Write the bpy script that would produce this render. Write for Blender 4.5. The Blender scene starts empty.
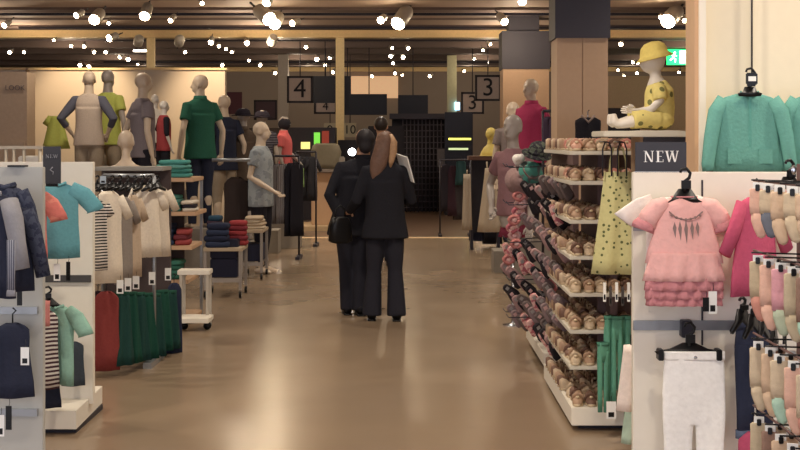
import bpy, bmesh, math, random
from mathutils import Vector, Matrix, noise
random.seed(7)
sc = bpy.context.scene
COL = sc.collection
PI = math.pi
F = 1300.0
def R(d): return d * PI / 180
# ---- a point of the place: s is pixels per metre at its depth; eye height 1.6 m, aisle along +Y
def X(px, s): return (px - 405.0) / s
def Z(py, s): return 1.6 + (140.0 - py) / s
def Y(s): return F / s
def P(px, py, s): return Vector((X(px, s), Y(s), Z(py, s)))
ORD = ['first', 'second', 'third', 'fourth', 'fifth', 'sixth', 'seventh', 'eighth', 'ninth', 'tenth', 'eleventh', 'twelfth', 'thirteenth',
       'fourteenth', 'fifteenth', 'sixteenth', 'seventeenth', 'eighteenth', 'nineteenth', 'twentieth', 'twenty-first', 'twenty-second', 'twenty-third', 'twenty-fourth']

# ------------------------------------------------------------------ materials
def lin(h):
    if isinstance(h, str):
        h = h.lstrip('#'); c = [int(h[i:i+2], 16) / 255 for i in (0, 2, 4)]
    else: c = h
    return tuple((v / 12.92 if v <= .04045 else ((v + .055) / 1.055) ** 2.4) for v in c) + (1,)
MATS = {}
def mat(name, col, rough=.75, metal=0, var=.12, scale=25, bump=.15, emit=0, pat=None, col2=None, pscale=10, spec=.3, trans=0):
    if name in MATS: return MATS[name]
    m = bpy.data.materials.new(name); m.use_nodes = True
    nt = m.node_tree; N = nt.nodes; L = nt.links
    b = N['Principled BSDF']
    b.inputs['Roughness'].default_value = rough; b.inputs['Metallic'].default_value = metal
    b.inputs['Specular IOR Level'].default_value = spec
    c = lin(col)
    tc = N.new('ShaderNodeTexCoord')
    nz = N.new('ShaderNodeTexNoise'); nz.inputs['Scale'].default_value = scale; nz.inputs['Detail'].default_value = 4
    L.new(tc.outputs['Object'], nz.inputs['Vector'])
    base = None
    if pat:
        mx = N.new('ShaderNodeMix'); mx.data_type = 'RGBA'
        mx.inputs[6].default_value = c; mx.inputs[7].default_value = lin(col2)
        rp = N.new('ShaderNodeValToRGB'); rp.color_ramp.interpolation = 'CONSTANT'
        if pat in ('hstripe', 'vstripe'):
            w = N.new('ShaderNodeTexWave'); w.wave_type = 'BANDS'; w.bands_direction = 'Z' if pat == 'hstripe' else 'X'
            w.inputs['Scale'].default_value = pscale; w.inputs['Distortion'].default_value = .4
            L.new(tc.outputs['Object'], w.inputs['Vector']); L.new(w.outputs['Fac'], rp.inputs['Fac'])
            rp.color_ramp.elements[0].position = 0; rp.color_ramp.elements[1].position = .5
        elif pat == 'dots':
            w = N.new('ShaderNodeTexVoronoi'); w.inputs['Scale'].default_value = pscale
            w.inputs['Randomness'].default_value = .6
            L.new(tc.outputs['Object'], w.inputs['Vector']); L.new(w.outputs['Distance'], rp.inputs['Fac'])
            rp.color_ramp.elements[0].color = (1, 1, 1, 1); rp.color_ramp.elements[1].color = (0, 0, 0, 1)
            rp.color_ramp.elements[1].position = .24
        else:
            w = N.new('ShaderNodeTexNoise'); w.inputs['Scale'].default_value = pscale; w.inputs['Detail'].default_value = 2
            L.new(tc.outputs['Object'], w.inputs['Vector']); L.new(w.outputs['Fac'], rp.inputs['Fac'])
            rp.color_ramp.elements[0].position = 0; rp.color_ramp.elements[1].position = .52
        L.new(rp.outputs['Color'], mx.inputs[0]); base = mx.outputs[2]
    hs = N.new('ShaderNodeMapRange'); hs.inputs['To Min'].default_value = 1 - var; hs.inputs['To Max'].default_value = 1 + var
    L.new(nz.outputs['Fac'], hs.inputs['Value'])
    ml = N.new('ShaderNodeVectorMath'); ml.operation = 'SCALE'
    if base is not None: L.new(base, ml.inputs[0])
    else: ml.inputs[0].default_value = c[:3]
    L.new(hs.outputs['Result'], ml.inputs['Scale']); L.new(ml.outputs['Vector'], b.inputs['Base Color'])
    if bump:
        bp = N.new('ShaderNodeBump'); bp.inputs['Strength'].default_value = bump; bp.inputs['Distance'].default_value = .01
        L.new(nz.outputs['Fac'], bp.inputs['Height']); L.new(bp.outputs['Normal'], b.inputs['Normal'])
    if emit:
        b.inputs['Emission Color'].default_value = c; b.inputs['Emission Strength'].default_value = emit
    if trans:
        b.inputs['Subsurface Weight'].default_value = trans; b.inputs['Subsurface Radius'].default_value = (.02, .02, .02)
    MATS[name] = m; return m
def mute(col, k=.24, lift=.03):
    if not isinstance(col, str) or len(col) < 7: return col
    c = [int(col[1+i:3+i], 16) / 255 for i in (0, 2, 4)]; g = .3*c[0]+.59*c[1]+.11*c[2]
    return [min(1, (v+(g-v)*k)*(1-lift)+lift) for v in c]
def fab(name, col, **k):
    if 'fabric ' + name in MATS: return MATS['fabric ' + name]
    col = mute(col)
    if 'col2' in k: k['col2'] = mute(k['col2'])
    k.setdefault('rough', .9); k.setdefault('bump', .3); k.setdefault('scale', 60); k.setdefault('spec', .12)
    return mat('fabric ' + name, col, **k)
WHITE = mat('white laminate', '#e9e2d3', .45, var=.03, bump=.02)
CREAM = mat('cream wall board', '#efe3c8', .6, var=.03, bump=.02)
GREYM = mat('grey rail metal', '#9a9da0', .35, .6, var=.05)
LIPM = mat('shelf edge', '#cfc8b8', .5, var=.04)
DARKM = mat('dark metal', '#3a3840', .5, .3)
BLACKP = mat('black plastic', '#141416', .35, var=.1, bump=.02)
CHROME = mat('chrome', '#c8ccd2', .15, 1, var=.02, bump=0)
WOOD = mat('pale wood veneer', '#c9a583', .55, var=.1, scale=6, bump=.05)
TANP = mat('tan panel', '#c4a486', .6, var=.05, bump=.03)
SLATE = mat('slate board', '#4a4850', .6, var=.05, bump=.02)
PAPER = mat('white paper', '#f2f2ee', .7, var=.02, bump=0)
MANN = mat('cream mannequin', '#d5c0a6', .4, var=.04, bump=.02, spec=.4)
MANNW = mat('white mannequin', '#dcd3c6', .4, var=.03, bump=.02, spec=.4)
MANNG = mat('mannequin grey', '#a59a90', .4, var=.03, bump=.02, spec=.4)
SKIN = mat('skin', '#c79a7c', .6, var=.05, trans=.1)
BULB = mat('lit bulb', '#ffe6bf', .5, emit=40, var=0, bump=0)
BULBD = mat('dim lit bulb', '#ffeed6', .5, emit=9, var=0, bump=0)

# ------------------------------------------------------------------ mesh builder
class MB:
    def __init__(s): s.v = []; s.f = []
    def add(s, vs, fs):
        o = len(s.v); s.v += [tuple(v) for v in vs]; s.f += [tuple(i + o for i in f) for f in fs]; return s
    def box(s, x0, x1, y0, y1, z0, z1):
        vs = [(x, y, z) for z in (z0, z1) for y in (y0, y1) for x in (x0, x1)]
        return s.add(vs, [(0, 2, 3, 1), (4, 5, 7, 6), (0, 1, 5, 4), (2, 6, 7, 3), (0, 4, 6, 2), (1, 3, 7, 5)])
    def loft(s, rings):
        n = len(rings[0]); vs = [p for r in rings for p in r]; fs = []
        for k in range(len(rings) - 1):
            for i in range(n):
                j = (i + 1) % n; fs.append((k*n+i, k*n+j, (k+1)*n+j, (k+1)*n+i))
        fs.append(tuple(reversed(range(n)))); fs.append(tuple((len(rings)-1)*n + i for i in range(n)))
        return s.add(vs, fs)
    def tube(s, pts, rad, n=10):
        pts = [Vector(p) for p in pts]
        if not isinstance(rad, (list, tuple)): rad = [rad] * len(pts)
        rings = []; up = None
        for i, p in enumerate(pts):
            d = (pts[min(i+1, len(pts)-1)] - pts[max(i-1, 0)]).normalized()
            if up is None:
                up = Vector((0, 0, 1)) if abs(d.z) < .9 else Vector((0, 1, 0))
            u = d.cross(up)
            if u.length < 1e-4: u = d.cross(Vector((1, 0, 0)))
            u.normalize(); w = u.cross(d).normalized(); up = w
            r = rad[i]; ra, rb = (r if isinstance(r, tuple) else (r, r))
            rings.append([p + u * ra * math.cos(2*PI*k/n) + w * rb * math.sin(2*PI*k/n) for k in range(n)])
        return s.loft(rings)
    def ell(s, c, r, nu=16, nv=10, M=None):
        c = Vector(c); rings = []
        for j in range(nv + 1):
            t = -PI/2 + PI * (j if 0 < j < nv else (.08 if j == 0 else nv - .08)) / nv
            ring = []
            for i in range(nu):
                a = 2*PI*i/nu; p = Vector((r[0]*math.cos(t)*math.cos(a), r[1]*math.cos(t)*math.sin(a), r[2]*math.sin(t)))
                ring.append(c + (M @ p if M else p))
            rings.append(ring)
        return s.loft(rings)
    def prism(s, out, y0, y1):
        n = len(out)
        vs = [(x, y0, z) for x, z in out] + [(x, y1, z) for x, z in out]
        fs = [tuple(range(n)), tuple(reversed(range(n, 2*n)))] + [(i, i+n, (i+1) % n + n, (i+1) % n) for i in range(n)]
        return s.add(vs, fs)
    def lathe(s, prof, c=(0, 0, 0), n=16):
        c = Vector(c)
        return s.loft([[c + Vector((r*math.cos(2*PI*i/n), r*math.sin(2*PI*i/n), z)) for i in range(n)] for r, z in prof])
    def xf(s, M):
        s.v = [tuple(M @ Vector(v)) for v in s.v]; return s
    def jitter(s, amp, f=8):
        s.v = [tuple(Vector(v) + noise.noise_vector(Vector(v) * f) * amp) for v in s.v]; return s
    def build(s, name, m, parent=None, smooth=True, voxel=0, extra=None, bevel=0):
        me = bpy.data.meshes.new(name); me.from_pydata(s.v, [], s.f)
        bm = bmesh.new(); bm.from_mesh(me); bmesh.ops.recalc_face_normals(bm, faces=bm.faces)
        if bevel: bmesh.ops.bevel(bm, geom=list(bm.edges), offset=bevel, segments=2, affect='EDGES', clamp_overlap=True)
        bm.to_mesh(me); bm.free()
        if voxel:
            t = bpy.data.objects.new('tmp', me); COL.objects.link(t)
            r = t.modifiers.new('r', 'REMESH'); r.mode = 'VOXEL'; r.voxel_size = voxel
            sm = t.modifiers.new('s', 'SMOOTH'); sm.factor = .6; sm.iterations = 3
            dg = bpy.context.evaluated_depsgraph_get(); dg.update()
            m2 = bpy.data.meshes.new_from_object(t.evaluated_get(dg)); bpy.data.objects.remove(t); me = m2; me.name = name
            if extra:
                bm = bmesh.new(); bm.from_mesh(me); e = bpy.data.meshes.new('e'); e.from_pydata(extra.v, [], extra.f)
                bm.from_mesh(e); bmesh.ops.recalc_face_normals(bm, faces=bm.faces); bm.to_mesh(me); bm.free(); bpy.data.meshes.remove(e)
        me.materials.clear(); me.materials.append(m)
        me.polygons.foreach_set('use_smooth', [smooth] * len(me.polygons))
        o = bpy.data.objects.new(name, me); COL.objects.link(o); o.parent = parent
        return o
def tag(o, label, cat, group=None, loc=None, rz=None):
    o['label'] = label; o['category'] = cat
    if group: o['group'] = group
    if loc is not None: o.location = loc
    if rz is not None: o.rotation_euler.z = rz
    return o
def thing(name, label, cat, loc=(0, 0, 0), rz=0, group=None):
    o = bpy.data.objects.new(name, None); COL.objects.link(o); o.empty_display_size = .1
    return tag(o, label, cat, group, loc, rz)
def struct(name, mb, m, smooth=False, label=None):
    o = mb.build(name, m, smooth=smooth); o['kind'] = 'structure'
    if label: o['label'] = label
    return o
KIDS = {}
def clone(root, label, loc, rz=None, group=None, mats=None, rot=None, scale=None):
    r = root.copy(); COL.objects.link(r); r['label'] = label; r.location = loc
    if rz is not None: r.rotation_euler.z = rz
    if rot is not None: r.rotation_euler = rot
    if scale: r.scale = (scale,) * 3 if isinstance(scale, (int, float)) else scale
    if group: r['group'] = group
    def remat(o):
        if mats and o.type == 'MESH':
            k = o.name.split('.')[0]
            if k in mats or '*' in mats:
                o.data = o.data.copy(); o.data.materials.clear(); o.data.materials.append(mats.get(k, mats.get('*')))
    remat(r)
    def rec(src, dst):
        for ch in [c for c in bpy.data.objects if c.parent == src] if src.name not in KIDS else [bpy.data.objects[n] for n in KIDS[src.name]]:
            KIDS.setdefault(src.name, [c.name for c in bpy.data.objects if c.parent == src])
            c = ch.copy(); COL.objects.link(c); c.parent = dst; remat(c); rec(ch, c)
    rec(root, r); return r
def text(body, size, m, parent, loc, rot=(PI/2, 0, 0), name='lettering', ext=.003):
    cu = bpy.data.curves.new(name, 'FONT'); cu.body = body; cu.size = size; cu.extrude = ext; cu.align_x = 'CENTER'; cu.align_y = 'CENTER'
    t = bpy.data.objects.new('tmp', cu); COL.objects.link(t); dg = bpy.context.evaluated_depsgraph_get(); dg.update()
    me = bpy.data.meshes.new_from_object(t.evaluated_get(dg)); bpy.data.objects.remove(t); me.name = name
    me.materials.clear(); me.materials.append(m)
    o = bpy.data.objects.new(name, me); COL.objects.link(o); o.parent = parent; o.location = loc; o.rotation_euler = rot
    return o
def serif_new(h):
    """the word NEW in high-contrast serif capitals, h tall, centred"""
    b = MB(); t = .07*h; k = .17*h; e = .002
    def st(x0, x1, xa, xb): b.prism([(x0, 0), (x1, 0), (xb, h), (xa, h)], -e, e)
    def sf(x0, x1, z): b.prism([(x0, z), (x1, z), (x1, z+.04*h), (x0, z+.04*h)], -e*1.2, e*1.2)
    x = 0                                    # N
    st(x+.1*h, x+.1*h+t, x+.1*h, x+.1*h+t); st(x+.72*h, x+.72*h+t, x+.72*h, x+.72*h+t); st(x+.62*h, x+.79*h, x+.06*h, x+.06*h+k)
    sf(x, x+.28*h, 0); sf(x-.02*h, x+.2*h, .96*h); sf(x+.62*h, x+.9*h, .96*h)
    x = 1.08*h                               # E
    st(x+.1*h, x+.1*h+k, x+.1*h, x+.1*h+k); sf(x, x+.66*h, 0); sf(x, x+.64*h, .96*h); sf(x+.2*h, x+.5*h, .48*h)
    b.prism([(x+.6*h, .78*h), (x+.64*h, .78*h), (x+.64*h, h), (x+.6*h, h)], -e, e); b.prism([(x+.62*h, 0), (x+.66*h, 0), (x+.66*h, .24*h), (x+.62*h, .24*h)], -e, e)
    x = 1.92*h                                # W
    st(x+.28*h, x+.28*h+k*.7, x+.02*h, x+.02*h+k); st(x+.32*h, x+.32*h+t, x+.58*h, x+.58*h+t)
    st(x+.78*h, x+.78*h+k*.7, x+.5*h, x+.5*h+k); st(x+.84*h, x+.84*h+t, x+1.06*h, x+1.06*h+t)
    sf(x-.06*h, x+.28*h, .96*h); sf(x+.42*h, x+.76*h, .96*h); sf(x+.96*h, x+1.2*h, .96*h)
    b.v = [(v[0]-1.53*h, v[1], v[2]-.5*h) for v in b.v]
    b.f = b.f
    return b

# ------------------------------------------------------------------ clothes
def ring(cx, cy, z, hw, hd, n=36, folds=0, amp=0, ph=0, sq=1.0):
    out = []
    for i in range(n):
        a = 2*PI*i/n; c, s_ = math.cos(a), math.sin(a)
        x = cx + hw * math.copysign(abs(c) ** sq, c)
        y = cy + hd * math.copysign(abs(s_) ** .8, s_) + (amp * math.sin(folds * x / max(hw, .01) + ph) if folds else 0)
        out.append(Vector((x, y, z)))
    return out
def tee_mb(w, h, sl=.12, slw=.07, flare=1.0, d=.022, folds=4, amp=.006, drop=50, ph=0, neck=.3):
    """hanging top: origin at the collar centre, hanging down -Z, front at -Y"""
    b = MB(); hw = w/2
    secs = [(-h, flare*hw, 1.0), (-h*.8, (flare*.75+.25)*hw, .95), (-h*.55, (flare*.35+.6)*hw, .9), (-h*.35, .95*hw, .95), (-h*.2, .97*hw, 1.0), (-h*.1, .95*hw, .9), (-h*.05, .72*hw, .7), (-h*.012, neck*hw*1.3, .5), (-h*.03, neck*hw*.8, .3)]
    b.loft([ring(0, 0, z, x, d*k, folds=folds, amp=amp*(1+z/h*-.8), ph=ph+z*5) for z, x, k in secs])
    if sl:
        for sg in (-1, 1):
            a = R(drop); dx, dz = math.cos(a), -math.sin(a)
            p0 = Vector((sg*hw*.72, 0, -h*.09)); pts = [p0 + Vector((sg*dx*sl*t, .004*math.sin(7*t+ph), dz*sl*t)) for t in (0, .25, .5, .75, 1)]
            b.tube(pts, [(d*.8, slw*.5), (d*.8, slw*.55), (d*.75, slw*.5), (d*.8, slw*.5), (d*.85, slw*.55)], n=14)
    return b
def pants_mb(w, h, d=.02, flare=1.0, crotch=.3, ph=0):
    b = MB(); hw = w/2
    b.loft([ring(0, 0, z, x*hw, d*k, folds=3, amp=.003, ph=ph+z*9, sq=.8) for z, x, k in ((-h*crotch-.012, .98, 1.0), (-h*crotch*.6, 1.03, 1.12), (-h*.06, .98, .95), (0, .97, .9))])
    for sg in (-1, 1):
        b.loft([ring(sg*(hw*.52 + (1-t)*.0), 0, z, hw*x, d*k, n=24, folds=2, amp=.003, ph=ph+z*8, sq=.8) for t, z, x, k in
                ((0, -h, .43*flare, .9), (.3, -h*.75, .44, .95), (.6, -h*.5, .465, 1.05), (1, -h*crotch, .5, 1.12), (1, -h*crotch*.75, .5, 1.08), (1, -h*crotch*.5, .48, .9))])
    return b
def dress_mb(w0, w1, h, d=.02, amp=.008, folds=6, ph=0):
    return MB().loft([ring(0, 0, -h*t, (w0+(w1-w0)*t**1.1)/2, d*(1+t*.6), folds=folds, amp=amp*(t+.15), ph=ph+t*1.5) for t in (1, .85, .7, .55, .4, .25, .1, 0)])
def hanger(label, loc, w=.3, rz=0, hook=.07, group=None, m=None, drop=.05, clip=True):
    """origin at the top of the shoulders' centre"""
    t = thing('clothes_hanger', label, 'hanger', loc, rz, group); m = m or BLACKP
    h2 = w/2
    b = MB().prism([(-h2, -drop), (-h2*.55, -drop*.5), (-.022, .012), (.022, .012), (h2*.55, -drop*.5), (h2, -drop), (h2*.9, -drop-.012), (.0, -.03), (-h2*.9, -drop-.012)], -.006, .006)
    ha = b.build('hanger_arms', m, t)
    MB().tube([(0, 0, .0), (0, 0, hook*.45), (.016, 0, hook*.6), (.02, 0, hook*.8), (.006, 0, hook), (-.012, 0, hook*.95), (-.016, 0, hook*.82)], [.009, .008, .006, .006, .006, .005, .005], 8).build('hook', m, t)
    if clip: MB().box(-.014, .02, -.014, -.004, hook*.15, hook*.5).build('size_marker', m, ha, smooth=False)
    return t
def swing_tag(label, loc, h=.07, w=.035, rz=0, m=None, cat='price tag', group=None):
    t = thing('price_tag', label, cat, loc, rz, group)
    MB().box(-w/2, w/2, -.001, .001, -h, 0).build('card', m or PAPER, t, smooth=False)
    MB().tube([(0, 0, -.004), (.004, .002, .012), (.002, .004, .03)], .0012, 5).build('string', BLACKP, t)
    MB().box(-w*.3, w*.3, -.002, -.001, -h*.9, -h*.62).build('printed_bar', BLACKP, t, smooth=False)
    return t
def folded_mb(w, d, h, ph=0):
    b = MB(); n = 28; rings = []
    for t in (-1, -.75, -.3, .3, .75, 1):
        k = (1-abs(t)**3*.12)
        rings.append([Vector((w/2*k*math.copysign(abs(math.cos(a))**.3, math.cos(a)), d/2*k*math.copysign(abs(math.sin(a))**.3, math.sin(a)), h/2+h/2*t)) for a in [2*PI*i/n for i in range(n)]])
    return b.loft(rings).jitter(.006, 9)

# ------------------------------------------------------------------ figures (front = -Y, feet at z=0)
def hand(b, ex, w, d, H, side):
    """palm into b, five fingers into ex; w wrist point, d direction the hand points"""
    w = Vector(w); d = Vector(d).normalized(); u = d.cross(Vector((0, 1, 0)))
    if u.length < .2: u = d.cross(Vector((1, 0, 0)))
    u.normalize(); nrm = u.cross(d).normalized(); k = H/1.8
    b.tube([w, w+d*.03*k, w+d*.07*k, w+d*.095*k], [(.026*k, .018*k), (.034*k, .019*k), (.038*k, .018*k), (.033*k, .014*k)], 12)
    for i, (o, ln) in enumerate(((-.028, .062), (-.0095, .075), (.0095, .078), (.028, .066))):
        p = w + d*.08*k + u*o*k
        q = [p, p+d*ln*.5*k+nrm*.004*k, p+d*ln*.85*k+nrm*.014*k*side, p+d*ln*k+nrm*.022*k*side]
        ex.tube(q, [.0095*k, .009*k, .008*k, .006*k], 7)
    p = w + d*.03*k + u*.026*k*(-side)
    ex.tube([p, p+d*.03*k+u*.022*k*(-side), p+d*.058*k+u*.03*k*(-side)], [.012*k, .011*k, .008*k], 7)
def head_mb(b, c, H, yaw=0, pitch=0, face=True):
    M = Matrix.Rotation(yaw, 3, 'Z') @ Matrix.Rotation(pitch, 3, 'X'); c = Vector(c)
    b.ell(c+M @ Vector((0, .006*H, .012*H)), (.043*H, .053*H, .052*H), 20, 14, M)
    b.ell(c+M @ Vector((0, -.012*H, -.022*H)), (.034*H, .038*H, .046*H), 18, 12, M)
    if face:
        b.tube([c+M @ Vector((0, -.047*H, .008*H)), c+M @ Vector((0, -.06*H, -.018*H)), c+M @ Vector((0, -.048*H, -.026*H))], [.006*H, .009*H, .008*H], 8)
        b.ell(c+M @ Vector((0, -.046*H, -.042*H)), (.014*H, .008*H, .006*H), 10, 6, M)
        b.ell(c+M @ Vector((0, -.042*H, .016*H)), (.028*H, .009*H, .006*H), 10, 6, M)
        for sg in (-1, 1): b.ell(c+M @ Vector((sg*.043*H, .006*H, -.008*H)), (.006*H, .012*H, .018*H), 8, 8, M)
DOWN = ((.035, .01, -.165), (.045, -.035, -.31))
HIPS = ((.095, .05, -.13), (.035, -.03, -.235))
def figure(name, label, cat, loc, rz=0, H=1.82, skin=None, arms=(DOWN, DOWN), yaw=0, pitch=0, feet=None, top=None, bottom=None, skirt=None, slim=1.0, group=None, legs=True, bare_head=True, headless=False, lean=(0, 0)):
    skin = skin or MANN
    t = thing(name, label, cat, loc, rz, group); b = MB(); ex = MB()
    def tx(z): return (lean[0]*max(0, z-.5)*2*H, lean[1]*max(0, z-.5)*2*H)
    prof = [(.465, .07, .055, 0), (.5, .09, .062, .004), (.54, .088, .06, .004), (.6, .07, .05, 0), (.65, .074, .052, -.002), (.72, .086, .06, -.004), (.77, .092, .058, 0), (.8, .088, .047, .002), (.822, .065, .038, .004), (.84, .036, .033, .004), (.87, .031, .032, 0), (.9, .03, .032, -.002)]
    def tor(e, z0, z1, bb, dz=0):
        rs = []
        for z, hw, hd, yo in prof:
            if z0 <= z <= z1:
                ox, oy = tx(z); rs.append(ring(ox, oy+yo*H, z*H+dz, hw*H*slim+e, hd*H+e, 28))
        bb.loft(rs)
    tor(0, .4, .9 if not headless else .87, b)
    if not headless:
        ox, oy = tx(.93); head_mb(b, (ox, oy-.004*H, .937*H), H, yaw, pitch)
    sh = []
    for k, sg in enumerate((-1, 1)):
        ox, oy = tx(.8); S = Vector((ox+sg*.088*H*slim, oy+.003*H, .797*H)); e_, w_ = arms[k]
        E = S + Vector((sg*e_[0], e_[1], e_[2]))*H; W = S + Vector((sg*w_[0], w_[1], w_[2]))*H
        b.tube([S+Vector((-sg*.02*H, 0, 0)), S, S.lerp(E, .5), E, E.lerp(W, .35), W], [.02*H, .027*H, .024*H, .02*H, .021*H, .0145*H], 12)
        hand(b, ex, W, (W-E), H, sg); sh.append((S, E, W))
    feet = feet or ((-.055, 0), (.055, 0)); lg = []
    for k, sg in enumerate((-1, 1)):
        hp = Vector((sg*.046*H, 0, .48*H)); an = Vector((feet[k][0]*H, feet[k][1]*H, .045*H)); kn = hp.lerp(an, .5)+Vector((0, -.012*H, 0))
        if legs:
            b.tube([hp+Vector((0, 0, .03*H)), hp.lerp(kn, .4), kn, kn.lerp(an, .35)+Vector((0, .008*H, 0)), an], [.05*H, .046*H, .031*H, .031*H, .019*H], 14)
            b.tube([an+Vector((0, .02*H, -.022*H)), an+Vector((0, -.03*H, -.024*H)), an+Vector((0, -.075*H, -.032*H)), an+Vector((0, -.095*H, -.035*H))], [(.02*H, .02*H), (.024*H, .02*H), (.026*H, .012*H), (.018*H, .008*H)], 12)
        lg.append((hp, kn, an))
    b.build('body', skin, t, voxel=.011, extra=ex)
    if not legs: MB().lathe([(.05*H, 0), (.05*H, .012), (.02, .02), (.015, .03), (.015, .47*H)]).build('stand', CHROME, t)
    if top:
        s_ = MB(); e = top.get('e', .012)
        z0 = top.get('hem', .49); tor(e, z0, .845, s_)
        fl = top.get('flare', 0); hb = MB()
        ox, oy = tx(z0)
        s_.loft([ring(tx(z)[0], tx(z)[1]+.002*H, z*H, (k*H*slim+e+fl*q), .067*H+e+fl*q*.6, 36, folds=5, amp=.007*q, ph=z*30) for z, q, k in ((z0-.02, 1, .1), (z0+.03, .6, .096), (z0+.09, .3, .087), (.65, .1, .082), (.71, 0, .085), (.74, 0, .084))])
        sl = top.get('sleeve', .5); sm = MB()
        for (S, E, W), sg in zip(sh, (-1, 1)):
            q = MB() if top.get('smat') else s_
            if sl > .55:
                q.tube([S-Vector((sg*.03*H, 0, 0)), S, S.lerp(E, .5), E, E.lerp(W, min(1, (sl-.5)*2))], [.03*H, .038*H, .035*H, .031*H, .025*H], 16)
            elif sl: q.tube([S-Vector((sg*.03*H, 0, 0)), S, S.lerp(E, sl*1.1)], [.03*H, .038*H, .037*H], 16)
            if top.get('smat'): q.build('sleeve', top['smat'], t, voxel=.012)
        shirt_ = s_.build(top.get('name', 'shirt'), top['m'], t, voxel=.011)
        if top.get('collar'):
            ox, oy = tx(.85); MB().lathe([(.044*H, .825*H), (.048*H, .835*H), (.04*H, .862*H), (.036*H, .86*H), (.04*H, .83*H)], (ox, oy+.004*H, 0)).build('collar', top['m'], shirt_)
    if bottom:
        s_ = MB(); tor(.01, .46, .6, s_); r = bottom.get('r', .03)
        for (hp, kn, an) in lg:
            en = hp.lerp(an, bottom.get('len', 1.0)) if bottom.get('len', 1) < 1 else an + Vector((0, 0, -.02*H))
            if bottom.get('len', 1) < 1: s_.tube([hp+Vector((0, 0, .04*H)), hp.lerp(kn, .5), en], [.055*H, .054*H, .048*H], 16)
            else: s_.tube([hp+Vector((0, 0, .04*H)), hp.lerp(kn, .4), kn, kn.lerp(an, .5), en], [.055*H, .053*H, .04*H, (r+.036*H)/2*1.05, r], 16)
        s_.build('trousers' if bottom.get('len', 1) == 1 else 'shorts', bottom['m'], t, voxel=.012)
    if skirt:
        MB().loft([ring(0, .002*H, z*H, w*H*skirt.get('k', 1), w*.75*H*skirt.get('k', 1), 40, folds=6, amp=.01*q, ph=z*9) for z, w, q in ((skirt.get('hem', .33), .13, 1), (.45, .115, .7), (.5, .1, .2), (.56, .085, 0), (.6, .08, 0))]).build('skirt', skirt['m'], t)
    t['joints'] = 0; del t['joints']
    return t, sh

# ================================================================== THE SETTING
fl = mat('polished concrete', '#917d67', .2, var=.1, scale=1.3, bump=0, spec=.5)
nt = fl.node_tree; nb = nt.nodes['Principled BSDF']; tcn = nt.nodes['Texture Coordinate']
n2 = nt.nodes.new('ShaderNodeTexNoise'); n2.inputs['Scale'].default_value = 1.6; n2.inputs['Detail'].default_value = 6
nt.links.new(tcn.outputs['Object'], n2.inputs['Vector'])
mr = nt.nodes.new('ShaderNodeMapRange'); mr.inputs['To Min'].default_value = .19; mr.inputs['To Max'].default_value = .3
nt.links.new(n2.outputs['Fac'], mr.inputs['Value']); nt.links.new(mr.outputs['Result'], nb.inputs['Roughness'])
FW0, FW1 = -15, 12
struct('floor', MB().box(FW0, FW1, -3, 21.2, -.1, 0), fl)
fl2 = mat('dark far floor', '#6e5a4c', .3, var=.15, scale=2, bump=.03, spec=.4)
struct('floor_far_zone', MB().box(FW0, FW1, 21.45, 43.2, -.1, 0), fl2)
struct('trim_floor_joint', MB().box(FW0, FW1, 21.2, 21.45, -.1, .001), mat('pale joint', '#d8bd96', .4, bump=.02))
ceil = mat('brown ceiling', '#b5a090', .7, var=.1, scale=.6, bump=.05)
struct('ceiling', MB().box(FW0, FW1, -3, 28.5, 4.0, 4.1), ceil)
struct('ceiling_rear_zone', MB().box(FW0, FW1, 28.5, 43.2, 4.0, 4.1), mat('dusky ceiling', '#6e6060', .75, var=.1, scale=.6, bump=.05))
wallm = mat('tan wall', '#94877c', .7, var=.05, scale=2, bump=.02)
struct('wall_back', MB().box(FW0, FW1, 43, 43.2, 0, 4.0), wallm)
struct('wall_left', MB().box(FW0-.2, FW0, -3, 43.2, 0, 4.1), wallm)
struct('wall_right', MB().box(FW1, FW1+.2, -3, 43.2, 0, 4.1), wallm)
dkbeam = mat('dark ceiling joist', '#75665f', .7, bump=.03)
for i, (yy, w_, zb) in enumerate(((19.5, .3, 3.9), (21.5, .3, 3.94), (23.5, .45, 3.95), (25.6, .1, 3.97), (27.1, .7, 3.96), (28.9, 1.0, 3.9), (31.6, .4, 3.85), (33.8, .4, 3.85), (36.5, .5, 3.86), (39.5, .6, 3.88))):
    struct('trim_%d_ceiling_joist' % (i+1), MB().box(FW0, FW1, yy, yy+w_, zb, 4.0), dkbeam)
gold = mat('warm cornice', '#f0d29a', .5, bump=.02)
struct('trim_11_beam', MB().box(FW0, FW1, 28.25, 28.5, 3.86, 3.99).box(FW0, FW1, 28.2, 28.55, 3.83, 3.87), gold)
struct('trim_12_cornice', MB().box(FW0, FW1, 42.8, 43.0, 3.86, 4.0), gold)
pst = mat('cream painted post', '#e8d2a0', .6, bump=.02)
for i, (px, w, z0) in enumerate(((340, .18, 0), (151, .16, 0), (503, .05, 0))):
    struct('trim_%d_post' % (13+i), MB().box(X(px, 45.8)-w/2, X(px, 45.8)+w/2, 28.3, 28.3+w, 0, 3.84), pst)
struct('trim_16_post', MB().box(X(283, 38)-.13, X(283, 38)+.13, 34.2, 34.5, 0, 3.95), mat('grey post', '#b7ada2', .6))
struct('trim_17_post', MB().box(X(452, 36)-.13, X(452, 36)+.13, 36.1, 36.4, 0, 3.95), mat('greenish post', '#d8d6b0', .6))
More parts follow.
